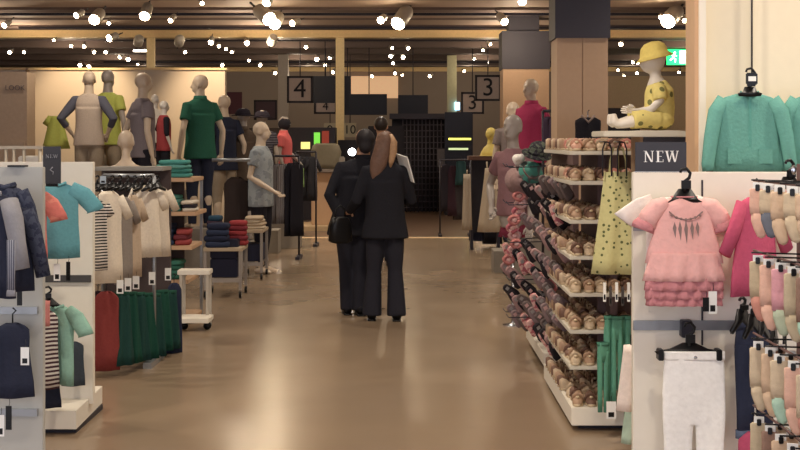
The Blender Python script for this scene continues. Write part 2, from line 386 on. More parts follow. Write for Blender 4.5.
# columns
def column(n, px0, px1, s, ysplit, dep, top, extra=None):
    x0, x1, y0 = X(px0, s), X(px1, s), Y(s); zs = Z(ysplit, s)
    b = MB().box(x0, (x0+x1)/2-.004, y0, y0+dep, 0, zs).box((x0+x1)/2+.004, x1, y0, y0+dep, 0, zs).box(x0+.01, x1-.01, y0+.01, y0+dep-.01, 0, zs)
    o = struct('wall_column_%d' % n, b, TANP)
    c = MB().box(x0-.02, x1+.02, y0-.02, y0+dep+.02, zs, top)
    if extra: c.box(x0+extra[0], x1-extra[1], y0+.1, y0+dep-.1, top, 4.0)
    c2 = struct('wall_column_%d_upper' % n, c, SLATE)
column(1, 557, 608, 104, 38, .5, 4.0)
column(2, 503, 549, 52, 69, .8, Z(31, 52), (.12, .18))
# left partition
s_ = 72.0; PX1 = X(225, s_)
struct('wall_partition', MB().box(-11, PX1, 18.05, 18.2, 0, Z(70, s_)), mat('buff partition', '#d6c4ae', .65, var=.04, scale=2, bump=.02))
struct('trim_18_partition_cap', MB().box(-11, PX1+.03, 18.0, 18.25, Z(70, s_), Z(68, s_)), gold)
struct('trim_19_partition_strip', MB().box(X(27.5, s_), X(29.5, s_), 17.97, 18.05, 0, Z(68, s_)), mat('tan strip', '#a58a70', .6))
bx = thing('display_cabinet', 'tan panelled cabinet with a faint word LOOK at the far left edge', 'cabinet', (X(0, 84), Y(84), 0))
MB().box(-1.2, .32, 0, .35, 0, Z(72, 84)).build('body', mat('dull tan board', '#b69c82', .6), bx, smooth=False)
MB().box(-1.2, .3, -.04, 0, 0, Z(142, 84)).build('lower_ledge', mat('dull tan board', '#b69c82'), bx, smooth=False)
text('LOOK', .085, mat('grey letters', '#6a5e58'), bx, (.18, -.005, Z(88, 84)))

# far right: side structure seen behind the seated child mannequin
struct('wall_far_right', MB().box(X(600, 40), X(640, 40), 32.5, 32.7, 0, Z(108, 40)), mat('dark far board', '#37333a', .7))
struct('wall_far_glow', MB().box(X(606, 38), X(690, 38), 34.2, 34.4, 0, Z(76, 38)), mat('warm far board', '#c8a98c', .7))

# ================================================================== CEILING SPOTLIGHTS
def spot_proto(name, label, m, big=1.0):
    t = thing(name, label, 'spotlight')
    MB().lathe([(.055, -.02), (.062, .0), (.06, .14), (.045, .17), (.02, .19)]).build('housing', mat('spotlight housing', '#b9b2a6', .4, .2), t)
    MB().lathe([(.001, -.06), (.03, -.055), (.05, -.036), (.056, -.018)]).build('lamp', m, t)
    MB().tube([(0, 0, .17), (0, 0, .3)], .01).build('stem', DARKM, t)
    return t
near = [(5, 25, .8), (77, 15, .8), (95, 19, 1.5), (109, 23, .5), (145, 15, 1.4), (171, 20, .7), (267, 2, 1), (268, 18, 1.9), (275, 23, 1.7), (293, 23, .9), (381, 20, 1), (399, 22, 2), (504, 21, 1.1), (522, 1, 1), (661, 17, .6), (669, 20, 2.1), (685, 20, .7), (202, 3, .5)]
mid = [(110, 38, 1.3), (211, 42, 1), (247, 43, 1), (306, 47, .7), (392, 48, .6), (54, 40, .5), (71, 46, .6), (84, 46, .7), (219, 46, .7), (226, 49, .6), (490, 44, .6), (483, 50, .6), (621, 44, .8), (408, 48, .7), (10, 52, .8), (24, 52, .6), (94, 52, .7), (106, 52, .7), (185, 52, .7), (232, 52, .6)]
far = [(120, 57, .7), (128, 59, .9), (138, 64, .5), (80, 65, .9), (89, 66, .9), (222, 65, .8), (249, 60, .7), (260, 65, .8), (317, 59, .9), (330, 58, .7), (325, 65, .7), (275, 73, .8), (333, 72, .8), (391, 56, .8), (393, 63, .7), (395, 73, .8), (372, 76, .7), (403, 57, .8), (402, 75, .5), (430, 76, .8), (464, 71, .6), (474, 59, .5), (618, 70, .6), (624, 76, .6), (633, 62, .7), (638, 63, .6), (637, 73, .7), (679, 72, .7)]
zl = 3.68; proto = None
for row, lst, word in ((0, near, 'nearest'), (1, mid, 'middle'), (2, far, 'farthest')):
    for i, (px, py, k) in enumerate(sorted(lst)):
        z = zl + (.17 if row == 2 else 0); s = max((140-py)/(z-1.6), 31.2)
        lab = 'lit ceiling spotlight, %s from the left in the %s row of spots' % (ORD[i] if i < 24 else 'number %d' % (i+1), word)
        p = P(px, py, s); kk = k*(1.1 if row == 0 else .95 if row == 1 else 1.1)
        if proto is None: proto = spot_proto('track_spotlight', lab, BULB); o = proto; o.location = p
        else: o = clone(proto, lab, p)
        o['group'] = 'lit ceiling spotlights in the %s row' % word
        o.scale = (kk, kk, kk); o.rotation_euler = (R(-random.uniform(45, 70)), 0, R(random.uniform(-45, 45)))
unlit = [(139, 39), (180, 39), (273, 38)]
for i, (px, py) in enumerate(unlit):
    p = P(px, py, 48); o = clone(proto, 'unlit square-faced spotlight, %s from the left under the pale beam' % ORD[i], p, group='unlit ceiling spotlights', mats={'lamp': LIPM})
    o.scale = (1.7, 1.7, 1.2); o.rotation_euler = (R(-120), 0, R(20))
for i, (yy, x0, x1) in enumerate(((24.0, -9, 6), (26.9, -8, 7), (30.3, -7, 6), (35.0, -9, 9), (38.8, -9, 9))):
    tag(MB().box(x0, x1, yy, yy+.04, 3.9, 3.95).build('lighting_track', DARKM, smooth=False), 'thin dark lighting track, %s from the front under the ceiling' % ORD[i], 'lighting track', 'lighting tracks')
tag(MB().box(X(322, 40), X(343, 40), 32.4, 32.5, Z(51, 40)-.02, Z(51, 40)+.02).build('strip_lamp', BULBD, smooth=False), 'short lit strip lamp beyond the posts', 'lamp', loc=(-4.7, 0, 0))
ex = thing('exit_sign', 'glowing green exit sign behind the seated child mannequin', 'sign', P(677, 57, 41))
MB().box(-.24, .24, 0, .08, -.19, .19).build('sign_box', mat('exit green', '#19c765', .5, emit=2.2, bump=0, var=.02), ex, smooth=False)
MB().box(.06, .22, -.01, 0, -.15, .15).build('arrow_panel', mat('exit white', '#d8ffe4', .5, emit=3, bump=0), ex, smooth=False)
b = MB(); b.ell((-.06, -.015, .1), (.03, .01, .03)); b.tube([(-.07, -.015, .06), (-.1, -.015, -.02), (-.17, -.015, -.08)], .018); b.tube([(-.1, -.015, -.02), (-.04, -.015, -.05), (-.05, -.015, -.13)], .016); b.tube([(-.13, -.015, .03), (-.07, -.015, .05), (-.01, -.015, .02)], .013)
b.build('running_figure', mat('exit white', ''), ex)

# ================================================================== CHECKOUT AND FAR BACK
s4 = 42
def board(name, label, cat, x0, x1, y0, y1, s, m, frame=None, num=None, size=.4, hang=True):
    c = P((x0+x1)/2, (y0+y1)/2, s); w = (x1-x0)/s; h = (y1-y0)/s
    t = thing(name, label, cat, c)
    MB().box(-w/2, w/2, 0, .06, -h/2, h/2).build('panel', m, t, smooth=False)
    if frame:
        f = .05; fb = MB().box(-w/2, w/2, -.03, 0, h/2-f, h/2).box(-w/2, w/2, -.03, 0, -h/2, -h/2+f).box(-w/2, -w/2+f, -.03, 0, -h/2, h/2).box(w/2-f, w/2, -.03, 0, -h/2, h/2)
        fb.build('frame', frame, t, smooth=False)
    if num: text(num, size, mat('dark numeral', '#1c1a20'), t, (0, -.035, 0), name='number')
    if hang: MB().tube([(0, .03, h/2), (0, .03, 4.0-c.z)], .012).build('hanging_rod', DARKM, t)
    return t
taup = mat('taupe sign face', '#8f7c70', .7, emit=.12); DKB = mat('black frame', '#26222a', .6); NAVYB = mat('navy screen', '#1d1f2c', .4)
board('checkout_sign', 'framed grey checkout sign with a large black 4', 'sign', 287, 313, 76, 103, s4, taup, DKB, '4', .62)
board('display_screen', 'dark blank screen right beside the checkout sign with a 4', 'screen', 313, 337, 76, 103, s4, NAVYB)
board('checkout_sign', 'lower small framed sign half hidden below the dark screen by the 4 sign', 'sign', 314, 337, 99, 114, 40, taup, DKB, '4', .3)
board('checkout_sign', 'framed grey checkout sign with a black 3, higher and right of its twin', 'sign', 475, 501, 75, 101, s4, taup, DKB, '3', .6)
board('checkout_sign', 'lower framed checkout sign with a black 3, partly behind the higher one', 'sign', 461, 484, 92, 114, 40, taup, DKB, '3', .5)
board('display_screen', 'tall narrow dark screen just right of the cream post', 'screen', 344, 351, 76, 115, 41, NAVYB)
board('display_screen', 'wide dark screen hanging below the peach lit wall panel', 'screen', 351, 387, 94, 115, 41, NAVYB)
board('display_screen', 'squarish dark screen hanging above the dark grid gate', 'screen', 398, 428, 95, 123, 41, NAVYB)
board('wall_picture', 'dark purple poster on far wall beyond the navy shirt mannequin', 'poster', 227, 242, 92, 114, 34, mat('plum poster', '#54333c'), hang=False)
board('wall_picture', 'dark poster with black frame on far wall left of the grey post', 'poster', 254, 277, 100, 120, 34, mat('dark poster', '#4b3a42'), DKB, hang=False)
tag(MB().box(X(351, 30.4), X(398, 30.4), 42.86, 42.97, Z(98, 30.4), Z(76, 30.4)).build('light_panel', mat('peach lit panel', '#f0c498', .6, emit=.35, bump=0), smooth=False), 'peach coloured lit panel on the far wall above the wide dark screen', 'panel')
# numbered tills
for i, (px, n) in enumerate(((330, '9'), (350, '10'))):
    board('till_number', 'small pale till plate with dark number %s' % ('9, left of the post' if n == '9' else '10, right of the post'), 'sign', px-6, px+6, 123, 137, 38, mat('pale plate', '#a8987c', .6, emit=.1), None, n, .32)
# checkout desk
dk = thing('checkout_desk', 'tan checkout counter with pale base left of the couple', 'counter', (X(327, 56), Y(56), 0))
MB().box(-.28, .45, 0, .8, .08, 1.02).build('cabinet', TANP, dk, smooth=False, bevel=.01)
MB().box(-.4, .62, -.08, .9, 1.02, 1.08).build('worktop', mat('grey worktop', '#8b8078', .5), dk, smooth=False, bevel=.01)
MB().box(-.62, .65, -.35, .9, 0, .08).build('plinth', mat('pale base', '#c9b08c'), dk, smooth=False)
ch = thing('till_unit', 'grey rounded till unit standing on the tan checkout counter', 'till', (X(325, 56), Y(56)+.3, 1.081))
MB().loft([ring(0, 0, z, w, .2, 24, sq=.6) for z, w in ((0, .22), (.1, .25), (.3, .28), (.42, .24), (.46, .18))]).build('housing', mat('till grey', '#77705f'), ch)
MB().box(.2, .34, -.1, .08, 0, .22).build('card_reader', mat('reader', '#9a938a'), ch, smooth=False, bevel=.02)
fr = thing('drinks_fridge', 'dark cooler with a lime green panel behind the clothes rail', 'cooler', (X(310, 50), Y(50), 0))
MB().box(-.42, .5, 0, .7, 0, 1.85).build('cabinet', DARKM, fr, smooth=False)
MB().box(.08, .2, -.03, 0, 1.3, 1.75).build('green_panel', mat('lime panel', '#79d84e', .5, emit=.7), fr, smooth=False)
MB().box(.24, .38, -.03, 0, 1.32, 1.78).build('red_panel', mat('red panel', '#a04436', .5, emit=.25), fr, smooth=False)
MB().box(-.18, .0, -.03, 0, 1.42, 1.56).build('yellow_panel', mat('yellow panel', '#f4e28a', .5, emit=.8), fr, smooth=False)
lp = thing('desk_lamp', 'small bright white lamp glowing behind the couple on the left', 'lamp', (X(352, 52), Y(52), 0))
MB().lathe([(.14, 0), (.14, .03), (.02, .05), (.018, 1.28), (.05, 1.3)]).build('pole', DARKM, lp)
MB().ell((0, 0, Z(152, 52)), (.075, .075, .075)).build('globe', mat('lamp globe', '#ffffff', emit=9, bump=0), lp)
MB().tube([(0, 0, 1.28), (0, 0, 1.34)], .03).build('socket', DARKM, lp)
# the dark shuttered gate
gx0, gx1, gs = X(403, 45), X(449, 45), 45
g = thing('grid_gate', 'dark steel grid gate closing the far end of the aisle', 'gate', ((gx0+gx1)/2, Y(gs), 0)); w2 = (gx1-gx0)/2; gh = Z(119, gs)
MB().box(-w2-.25, w2, .3, .4, 0, gh+.05).build('back_panel', mat('dark gate board', '#28262e', .6), g, smooth=False)
b = MB()
for k in range(13): b.tube([(-w2+2*w2*k/12, 0, 0), (-w2+2*w2*k/12, 0, gh)], .014, 5)
for k in range(16): b.tube([(-w2, 0, .1+(gh-.1)*k/15), (w2, 0, .1+(gh-.1)*k/15)], .012, 5)
b.build('lattice', mat('gate steel', '#55515a', .4, .5), g)
MB().box(-w2-.3, w2+.1, -.05, .45, gh, gh+.12).box(w2, w2+.12, -.05, .45, 0, gh).build('frame', DARKM, g, smooth=False)
MB().box(.25, .55, -.03, 0, 1.0, 1.4).build('notice', mat('grey notice', '#6d6a70'), g, smooth=False)
b = thing('service_counter', 'dark service counter with a lit screen right of the grid gate', 'counter', (X(459, 47), Y(47), 0))
MB().box(-.3, .75, 0, .6, 0, 1.05).build('cabinet', mat('dark gate board', ''), b, smooth=False)
MB().box(-.3, .3, .1, .2, 1.05, Z(112, 47)).build('screen_panel', NAVYB, b, smooth=False)
MB().box(-.22, .26, .08, .1, Z(140, 47), Z(138, 47)).build('text_bar', mat('lit yellow bar', '#e8e060', emit=1.6), b, smooth=False)
MB().box(-.22, .2, .08, .1, Z(150, 47), Z(148, 47)).build('lower_bar', mat('lit pale bar', '#c8d8a0', emit=.8), b, smooth=False)
tag(MB().box(X(455, 36.2), X(460, 36.2), 36.03, 36.1, Z(110, 36.2), Z(102, 36.2)).build('status_light', mat('blue light', '#9fd4f4', emit=2.5), smooth=False), 'tiny blue lit display beside the greenish post', 'light')
st = MB().box(X(368, 49), X(404, 49), Y(49), Y(49)+.7, 0, Z(126, 49)).build('tall_cabinet', mat('dark gate board', ''), smooth=False, bevel=.01)
tag(st, 'tall dark cabinet behind the couple, left of the grid gate', 'cabinet')
st = MB().box(X(337, 50), X(366, 50), Y(50)+.3, Y(50)+1, 0, Z(140, 50)).build('low_cabinet', mat('dark gate board', ''), smooth=False, bevel=.01)
tag(st, 'low dark cabinet right of the tan checkout counter', 'cabinet')
st = MB().box(X(228, 40), X(300, 40), 32.4, 33, 0, Z(128, 40)).build('low_wall_shelf', mat('dusk board', '#4b423f'), smooth=False)
tag(st, 'low dark shelving block below the posters on the far left', 'shelf unit')

# ================================================================== RIGHT, NEAR: PINK TOP PANEL
s1 = 267; y1 = Y(s1); x0 = X(633, s1); x1 = 2.25; zt = Z(172, s1)
pn = thing('display_stand', 'tall white display panel that carries the pink ruffled top', 'display panel', (0, y1, 0))
MB().box(x0, x1, 0, .035, 0, zt).build('board', WHITE, pn, smooth=False, bevel=.003)
for py in (226, 325):
    z = Z(py, s1); rl = MB().box(x0+.0, x0+.5, -.012, 0, z-.018, z+.018).build('slot_rail', GREYM, pn, smooth=False)
    rl['label'] = 'grey metal hook rail'
for a, c in ((180, 200), (290, 345)): MB().box(X(702, s1)-.003, X(702, s1)+.003, -.006, 0, Z(c, s1), Z(a, s1)).build('upright_slot', DARKM, pn, smooth=False)
bk = MB().box(X(679, s1), X(690, s1), -.05, -.0, Z(336, s1), Z(319, s1)).build('hook_bracket', DARKM, pn, smooth=False, bevel=.004)
sg = thing('new_sign', 'dark sign reading NEW standing on the panel above the pink top', 'sign', (X(661.5, s1), y1+.015, Z(157, s1)))
MB().box(-.096, .096, -.004, .004, -.056, .056).build('board', mat('sign slate', '#39393f', .5, var=.03, bump=0), sg, smooth=False)
o = serif_new(.042).build('lettering', PAPER, sg, smooth=False); o.location = (0, -.005, .002)
MB().box(-.1, .1, -.012, .012, -.062, -.054).build('holder', GREYM, sg, smooth=False)
# pink top (garment faces the camera)
s2 = 278; PINK = fab('pink', '#f9b0a8', trans=.1); PINK2 = fab('pink tulle', '#d98084', scale=90, bump=.5)
pt = thing('ruffled_top', 'pink child top with feather print and tulle ruffles on the white panel', 'top', P(684, 197, s2))
w = 66/s2
MB_ = tee_mb(w*.86, 66/s2, sl=.0, flare=1.38, d=.028, folds=5, amp=.004, neck=.42); MB_.build('bodice', PINK, pt)
for sg_ in (-1, 1):
    b = MB(); b.tube([(sg_*w*.26, 0, -.022), (sg_*w*.4, -.002, -.036), (sg_*w*.52, 0, -.068), (sg_*w*.58, 0, -.1)], [(.022, .024), (.027, .034), (.028, .036), (.024, .038)], 16)
    sv_ = b.build('sleeve', PINK, pt)
    MB().tube([(sg_*w*.57, 0, -.088), (sg_*w*.61, 0, -.105), (sg_*w*.63, 0, -.118)], [(.025, .034), (.03, .042), (.026, .044)], 24).jitter(.004, 60).build('sleeve_frill', PINK2, sv_)
MB().lathe([(.046, -.002), (.05, .001), (.047, .004), (.043, 0)]).xf(Matrix.Diagonal((1, .5, 1, 1))).build('neckline', PINK2, pt)
for k, (za, zb, wa, wb, m) in enumerate(((-.2, -.3, .5, .62, PINK), (-.27, -.335, .56, .6, PINK2), (-.31, -.365, .57, .585, PINK2), (-.34, -.39, .55, .57, PINK2))):
    MB().loft([ring(0, 0, za+(zb-za)*t, w*(wa+(wb-wa)*t)*1.02, .036+.01*t-.003*k, 80, folds=14+3*k, amp=.001+.006*t, ph=k*2+t) for t in (1, .7, .4, .1, 0)]).build('ruffle', m, pt)
fb = MB()
for k, (dx, l) in enumerate(((-.034, .05), (-.018, .062), (0, .075), (.018, .06), (.034, .046))):
    z0 = -.085-abs(dx)*.2
    fb.prism([(dx, z0), (dx+.006, z0-l*.35), (dx+.003, z0-l), (dx-.005, z0-l*.4)], -.0325, -.0315)
fb.tube([(-.05, -.031, -.06), (-.03, -.032, -.078), (0, -.033, -.086), (.03, -.032, -.078), (.05, -.031, -.06)], .0022, 6)
for k in range(7): fb.ell((-.042+.014*k, -.032, -.068-.016*math.cos((k-3)*.45)), (.004, .002, .004), 8, 5)
fb.xf(Matrix.Translation((0, 0, .018)) @ Matrix.Diagonal((1.2, 1, 1.15, 1))).build('feather_print', mat('grey print', '#8d7672', .7), pt, smooth=False)
hanger('large black hanger holding the pink ruffled top', P(684, 192, s2)+Vector((0, -.012, 0)), w=.17, hook=.085)
swing_tag('black and white price tag below the pink ruffled top', P(710, 290, s2)+Vector((0, -.04, 0)), .08, .03)
swing_tag('small black tag left of the price tag on the pink top', P(703, 296, s2)+Vector((0, -.045, 0)), .05, .022, m=BLACKP)
ws = thing('blouse', 'white frilled blouse mostly hidden behind the pink ruffled top', 'blouse', P(672, 196, 271))
b = tee_mb(.2, .38, sl=.0, flare=1.0, d=.012, folds=4); b.build('bodice', fab('blush white', '#f0e4d8'), ws)
for sg_ in (-1, 1): MB().tube([(sg_*.07, 0, -.02), (sg_*.12, 0, -.04), (sg_*.165, 0, -.07), (sg_*.18, 0, -.09)], [(.01, .03), (.01, .035), (.01, .03), (.014, .042)], 20).jitter(.004, 50).build('sleeve', fab('blush white', ''), ws)
tr = thing('trousers', 'white child trousers on a black hanger on the white panel', 'trousers', P(694, 352, 276))
WT = fab('white cotton', '#faf7f0')
pants_mb(62/276, .62, flare=1.05, crotch=.4).build('legs', WT, tr, voxel=.005)
MB().loft([ring(0, 0, z, .1125, .0215, 36, sq=.8) for z in (-.028, -.02, 0, .003)]).build('waistband', WT, tr)
MB().lathe([(.001, -.003), (.006, -.002), (.006, .002), (.001, .003)]).xf(Matrix.Translation((0, -.024, -.016)) @ Matrix.Rotation(PI/2, 4, 'X')).build('button', CHROME, tr)
hg = hanger('black clip hanger holding the white trousers', P(689, 346, 276)+Vector((.0, -.0, 0)), w=.25, hook=.085, drop=.02)
for sg_ in (-1, 1): MB().box(sg_*.105-.01, sg_*.105+.01, -.026, .026, -.05, -.01).build('clip', BLACKP, hg, smooth=False, bevel=.003)
# garments peeping round the panel's left edge
for k, (px, py, s, w, h, m, lab) in enumerate(((625, 345, 240, .13, .27, '#f2ded0', 'cream child garment peeping out left of the white panel'), (626, 402, 236, .1, .17, '#a8c4a8', 'pale green patterned garment low behind the white panel edge'))):
    o = thing('hanging_garment', lab, 'clothes', P(px+6, py, s), R(25)); dress_mb(w*.5, w, h, ph=k).build('bodice', fab('side %d' % k, m), o)
    MB().tube([(0, 0, -.01), (0, 0, .04), (.012, 0, .05)], .003, 6).build('hook', BLACKP, o)
# fuchsia cardigan, dark jeans, pink shorts beside the socks (edge-on on forward hooks)
def edge_garment(name, lab, cat, x, yy, z, w, h, m, rz=75, sl=.12, hook=True, d=.022, flare=1.1, group=None, ph=0):
    t = thing(name, lab, cat, (x, yy, z), R(rz), group)
    tee_mb(w, h, sl=0, flare=flare, d=d, ph=ph).build('bodice', m, t)
    if sl:
        for sg_ in (-1, 1):
            a = R(62); p = Vector((sg_*w*.38, 0, -h*.08)); q = p+Vector((sg_*math.cos(a)*sl, 0, -math.sin(a)*sl))
            MB().tube([p, p.lerp(q, .5)+Vector((0, -.004, 0)), q], [(d*.7, .035), (d*.8, .032), (d*.8, .03)], 14).build('sleeve', m, t)
    if hook: MB().tube([(0, 0, -.02), (0, 0, .035), (.014, 0, .05), (0, 0, .062)], .0035, 6).build('hanger_hook', BLACKP, t)
    return t
FUCH = fab('fuchsia', '#d9486e')
edge_garment('cardigan', 'fuchsia pink child cardigan hanging left of the sock rack', 'cardigan', X(752, 272), Y(272)-.06, Z(195, 272), .2, .36, FUCH, 35, .2, flare=1.3)
jn = thing('jeans', 'dark navy child jeans hanging left of the sock rack', 'jeans', P(755, 320, 275), R(20))
b = pants_mb(.16, .42, crotch=.3); b.build('legs', fab('navy denim', '#2a3048'), jn)
MB().loft([ring(0, 0, z, .085, .023, 30, sq=.8) for z in (-.03, 0)]).build('waistband', fab('navy denim', ''), jn)
for sg_ in (-1, 1): MB().loft([ring(sg_*.042, 0, z, .038, .02, 24, sq=.8) for z in (-.425, -.395)]).build('turned_hem', fab('pale denim', '#5a6a88'), jn)
edge_garment('leggings', 'bright pink garment low below the dark jeans', 'leggings', X(752, 275), Y(275)-.03, Z(428, 275), .12, .3, FUCH, 10, 0)
for k in range(5):
    hanger('slim black hanger, %s from the left in the bunch above the dark jeans' % ORD[k], P(742+k*9, 312+k*4, 285)+Vector((0, -.02*k, 0)), w=.13, rz=R(40+8*k), hook=.05, group='black hangers above the jeans', drop=.06)
hg = hanger('black hanger with silver marker at the top right of the white panel', P(789, 180, 285), w=.14, hook=.07, rz=R(25), drop=.03)
MB().ell((.01, -.012, .035), (.013, .008, .018)).build('silver_marker', CHROME, hg)

# ================================================================== RIGHT, NEAR: SOCK RACK (its face looks along the aisle, left)
XS = 1.15
sr = thing('sock_rack', 'tall dark rack hung with rows of pastel baby socks at right edge', 'rack', (0, 0, 0))
MB().box(XS+.16, XS+.2, 3.45, 4.35, .1, 1.52).build('back_board', mat('mauve board', '#6d5654', .7), sr, smooth=False)
MB().box(XS-.02, XS+.22, 3.4, 4.4, 0, .1).build('base', WHITE, sr, smooth=False)
tiers = [1.452, 1.215, .935, .69]
SOCKC = [('peach', '#efb79c'), ('beige', '#ddb892'), ('sand', '#d8c09a'), ('oat', '#c9b48e'), ('rose', '#e79aa6'), ('brown', '#9a7460')]
FOOTC = [('mint', '#a9d8bc'), ('steel', '#6c7484'), ('salmon', '#d98c78'), ('ash', '#8d8784'), ('sage', '#b5c6a4'), ('sea', '#6cb796')]
def sock_pair(lab, loc, rz, leg, foot, L, grp):
    t = thing('sock_pair', lab, 'socks', loc, rz, grp)
    MB().loft([ring(0, 0, z, w, .008, 14, sq=.7) for z, w in ((-L, .026), (-L*.7, .028), (-L*.3, .027), (-.012, .028), (-.008, .022))]).build('leg', fab('sock '+leg[0], leg[1]), t)
    MB().tube([(-.002, 0, -L+.004), (-.002, 0, -L-.018), (.004, 0, -L-.042), (.012, 0, -L-.066), (.016, 0, -L-.075)], [(.021, .009), (.021, .009), (.019, .009), (.016, .008), (.006, .004)], 12).build('foot', fab('sock '+foot[0], foot[1]), t)
    MB().box(-.007, .007, -.013, -.006, -.016, .006).build('clip', BLACKP, t, smooth=False, bevel=.002)
    MB().box(-.016, .016, -.004, .004, -.01, .012).build('header_card', PAPER, t, smooth=False)
    return t
for ti, z in enumerate(tiers):
    MB().tube([(XS+.03, 3.42, z+.012), (XS+.03, 4.4, z+.012)], .004, 8).build('hook_rail', mat('rail mauve', '#7d6460'), sr)
    k = 0
    for row in range(2):
        for i in range(7):
            yy = 4.23-i*.125-row*.062
            leg = SOCKC[(0, 1, 2, 3, 1, 0, 2, 4, 1, 3, 2, 5)[(i*2+ti*3+row*5) % 12]]; foot = FOOTC[(i+ti*2+row) % 6]
            if random.random() < .5: foot = leg
            if row == 0: lab = 'hanging %s baby sock pair, %s from the left in front, %s row of the rack' % (leg[0], ORD[i], ORD[ti])
            else: lab = 'hanging %s baby sock pair, %s from the left behind the front pairs, %s row' % (leg[0], ORD[i], ORD[ti])
            sock_pair(lab, (XS+row*.05+random.uniform(-.004, .004), yy, z-.002), R(-16+random.uniform(-10, 10)), leg, foot, (.085 if ti == 0 else .13)+random.uniform(-.008, .01), 'baby socks in the %s row of the rack' % ORD[ti])
for ti in range(4):
    for i in range(6):
        MB().tube([(XS-.02, 4.24-i*.16, tiers[ti]+.018), (XS+.16, 4.24-i*.16, tiers[ti]+.012)], .003, 6).build('hook', BLACKP, sr)

# ================================================================== RIGHT: TALL LIT WALL UNIT WITH CARDIGANS
sw = 230; yw = Y(sw)+.12
tu = thing('wall_unit', 'tall cream lit wall unit with a wooden edge behind the cardigans', 'wall unit', (0, 0, 0))
MB().box(X(700, 226), 2.9, yw, yw+.05, 0, 3.4).build('back_board', CREAM, tu, smooth=False)
MB().box(X(693, 226), X(700, 226), yw-.05, yw+.13, 0, 3.4).build('wooden_post', WOOD, tu, smooth=False)
MB().box(X(699.5, 228), X(706, 228), yw-.07, yw+.0, 0, 3.4).build('white_edge', WHITE, tu, smooth=False)
MB().tube([(X(755, 228), yw-.02, Z(85, 228)), (X(755, 228), yw-.02, 3.4)], .004, 6).build('hanging_rod', DARKM, tu)
MB().box(X(700, 228), 2.9, yw-.02, yw, Z(177, 228)-.1, Z(168, 228)).build('lower_band', DARKM, tu, smooth=False)
TEAL = fab('teal knit', '#549e90', scale=80)
def cardigan(lab, px, py, rz=0, ph=0):
    t = thing('cardigan', lab, 'cardigan', P(px, py, 236), rz)
    b = tee_mb(.27, .34, sl=0, flare=1.08, d=.03, folds=3, ph=ph); bd = b.build('bodice', TEAL, t)
    for sg_ in (-1, 1):
        MB().tube([(sg_*.1, 0, -.03), (sg_*.135, -.004, -.08), (sg_*.158, -.012, -.18), (sg_*.175, -.02, -.3), (sg_*.172, -.022, -.33)], [(.024, .036), (.028, .036), (.026, .031), (.024, .027), (.022, .027)], 16).build('sleeve', TEAL, t)
        MB().box(sg_*.065-.03, sg_*.065+.03, -.036, -.03, -.3, -.235).build('pocket', TEAL, bd, smooth=False, bevel=.002)
    MB().tube([(-.04, -.02, .003), (0, -.028, -.018), (.04, -.02, .003)], .007, 8).build('neckband', fab('teal band', '#4a9a8c'), t)
    MB().box(-.005, .005, -.036, -.03, -.335, -.02).build('button_band', fab('teal band', ''), bd, smooth=False)
    return t
cardigan('teal knit cardigan hanging in full view on the cream wall unit', 748, 93)
cardigan('teal knit cardigan cut by the right edge of the photo', 822, 93, R(-14), 2)
h_ = hanger('black patterned hanger on the thin rod holding the teal cardigan', P(748, 90, 238)+Vector((0, -.03, 0)), w=.1, hook=.09, drop=.015)
MB().box(-.02, .028, -.02, -.006, .02, .07).build('price_clip', BLACKP, h_, smooth=False, bevel=.004)
MB().box(-.012, .02, -.022, -.02, .035, .055).build('price_window', PAPER, h_, smooth=False)

# ================================================================== RIGHT: SEATED CHILD MANNEQUIN ON ITS SHELF
s3 = 198
sh = thing('display_shelf', 'grey topped shelf unit under the seated child mannequin', 'shelf', (0, Y(s3), 0))
MB().box(X(600, s3), X(697, s3), -.12, .3, Z(137, s3), Z(131, s3)).build('shelf_board', LIPM, sh, smooth=False, bevel=.004)
MB().box(X(640, s3), X(694, s3), .0, .26, 0, Z(137, s3)).build('support_cabinet', mat('mid tan', '#a98c70'), sh, smooth=False)
MB().box(X(640, s3), X(697, s3), -.1, -.08, Z(143, s3), Z(137, s3)).build('underside_rail', DARKM, sh, smooth=False)
YEL = fab('yellow print', '#ecd568', pat='dots', col2='#7c7a3a', pscale=17); YELP = fab('yellow plain', '#f2d358')
bt = thing('child_mannequin', 'white seated baby mannequin in a yellow hat and printed outfit', 'mannequin', (X(657, s3), Y(s3)+.02, Z(131, s3)+.002))
b = MB(); e_ = MB()       # faces -X
b.tube([(.01, 0, .05), (.015, 0, .12), (.012, 0, .2), (.0, 0, .245), (-.002, 0, .28)], [(.07, .06), (.068, .055), (.066, .05), (.045, .035), (.026, .026)], 18)
b.ell((-.015, 0, .36), (.062, .056, .07)); b.ell((-.035, 0, .335), (.045, .042, .045)); b.ell((-.076, 0, .335), (.012, .012, .012)); b.tube([(-.002, 0, .26), (-.006, 0, .31)], .03)
for sg_ in (-1, 1):
    b.tube([(.0, sg_*.06, .215), (.005, sg_*.075, .15), (-.04, sg_*.075, .105), (-.085, sg_*.06, .1)], [.026, .023, .02, .016], 12)
    hand(b, e_, (-.085, sg_*.06, .1), (-1, 0, .1), .95, sg_)
    b.tube([(.0, sg_*.04, .05), (-.08, sg_*.055, .06), (-.135, sg_*.06, .045), (-.2, sg_*.055, .03)], [.042, .038, .031, .022], 14)
    b.tube([(-.2, sg_*.055, .03), (-.222, sg_*.055, .045), (-.226, sg_*.055, .085)], [.022, .024, .014], 12)
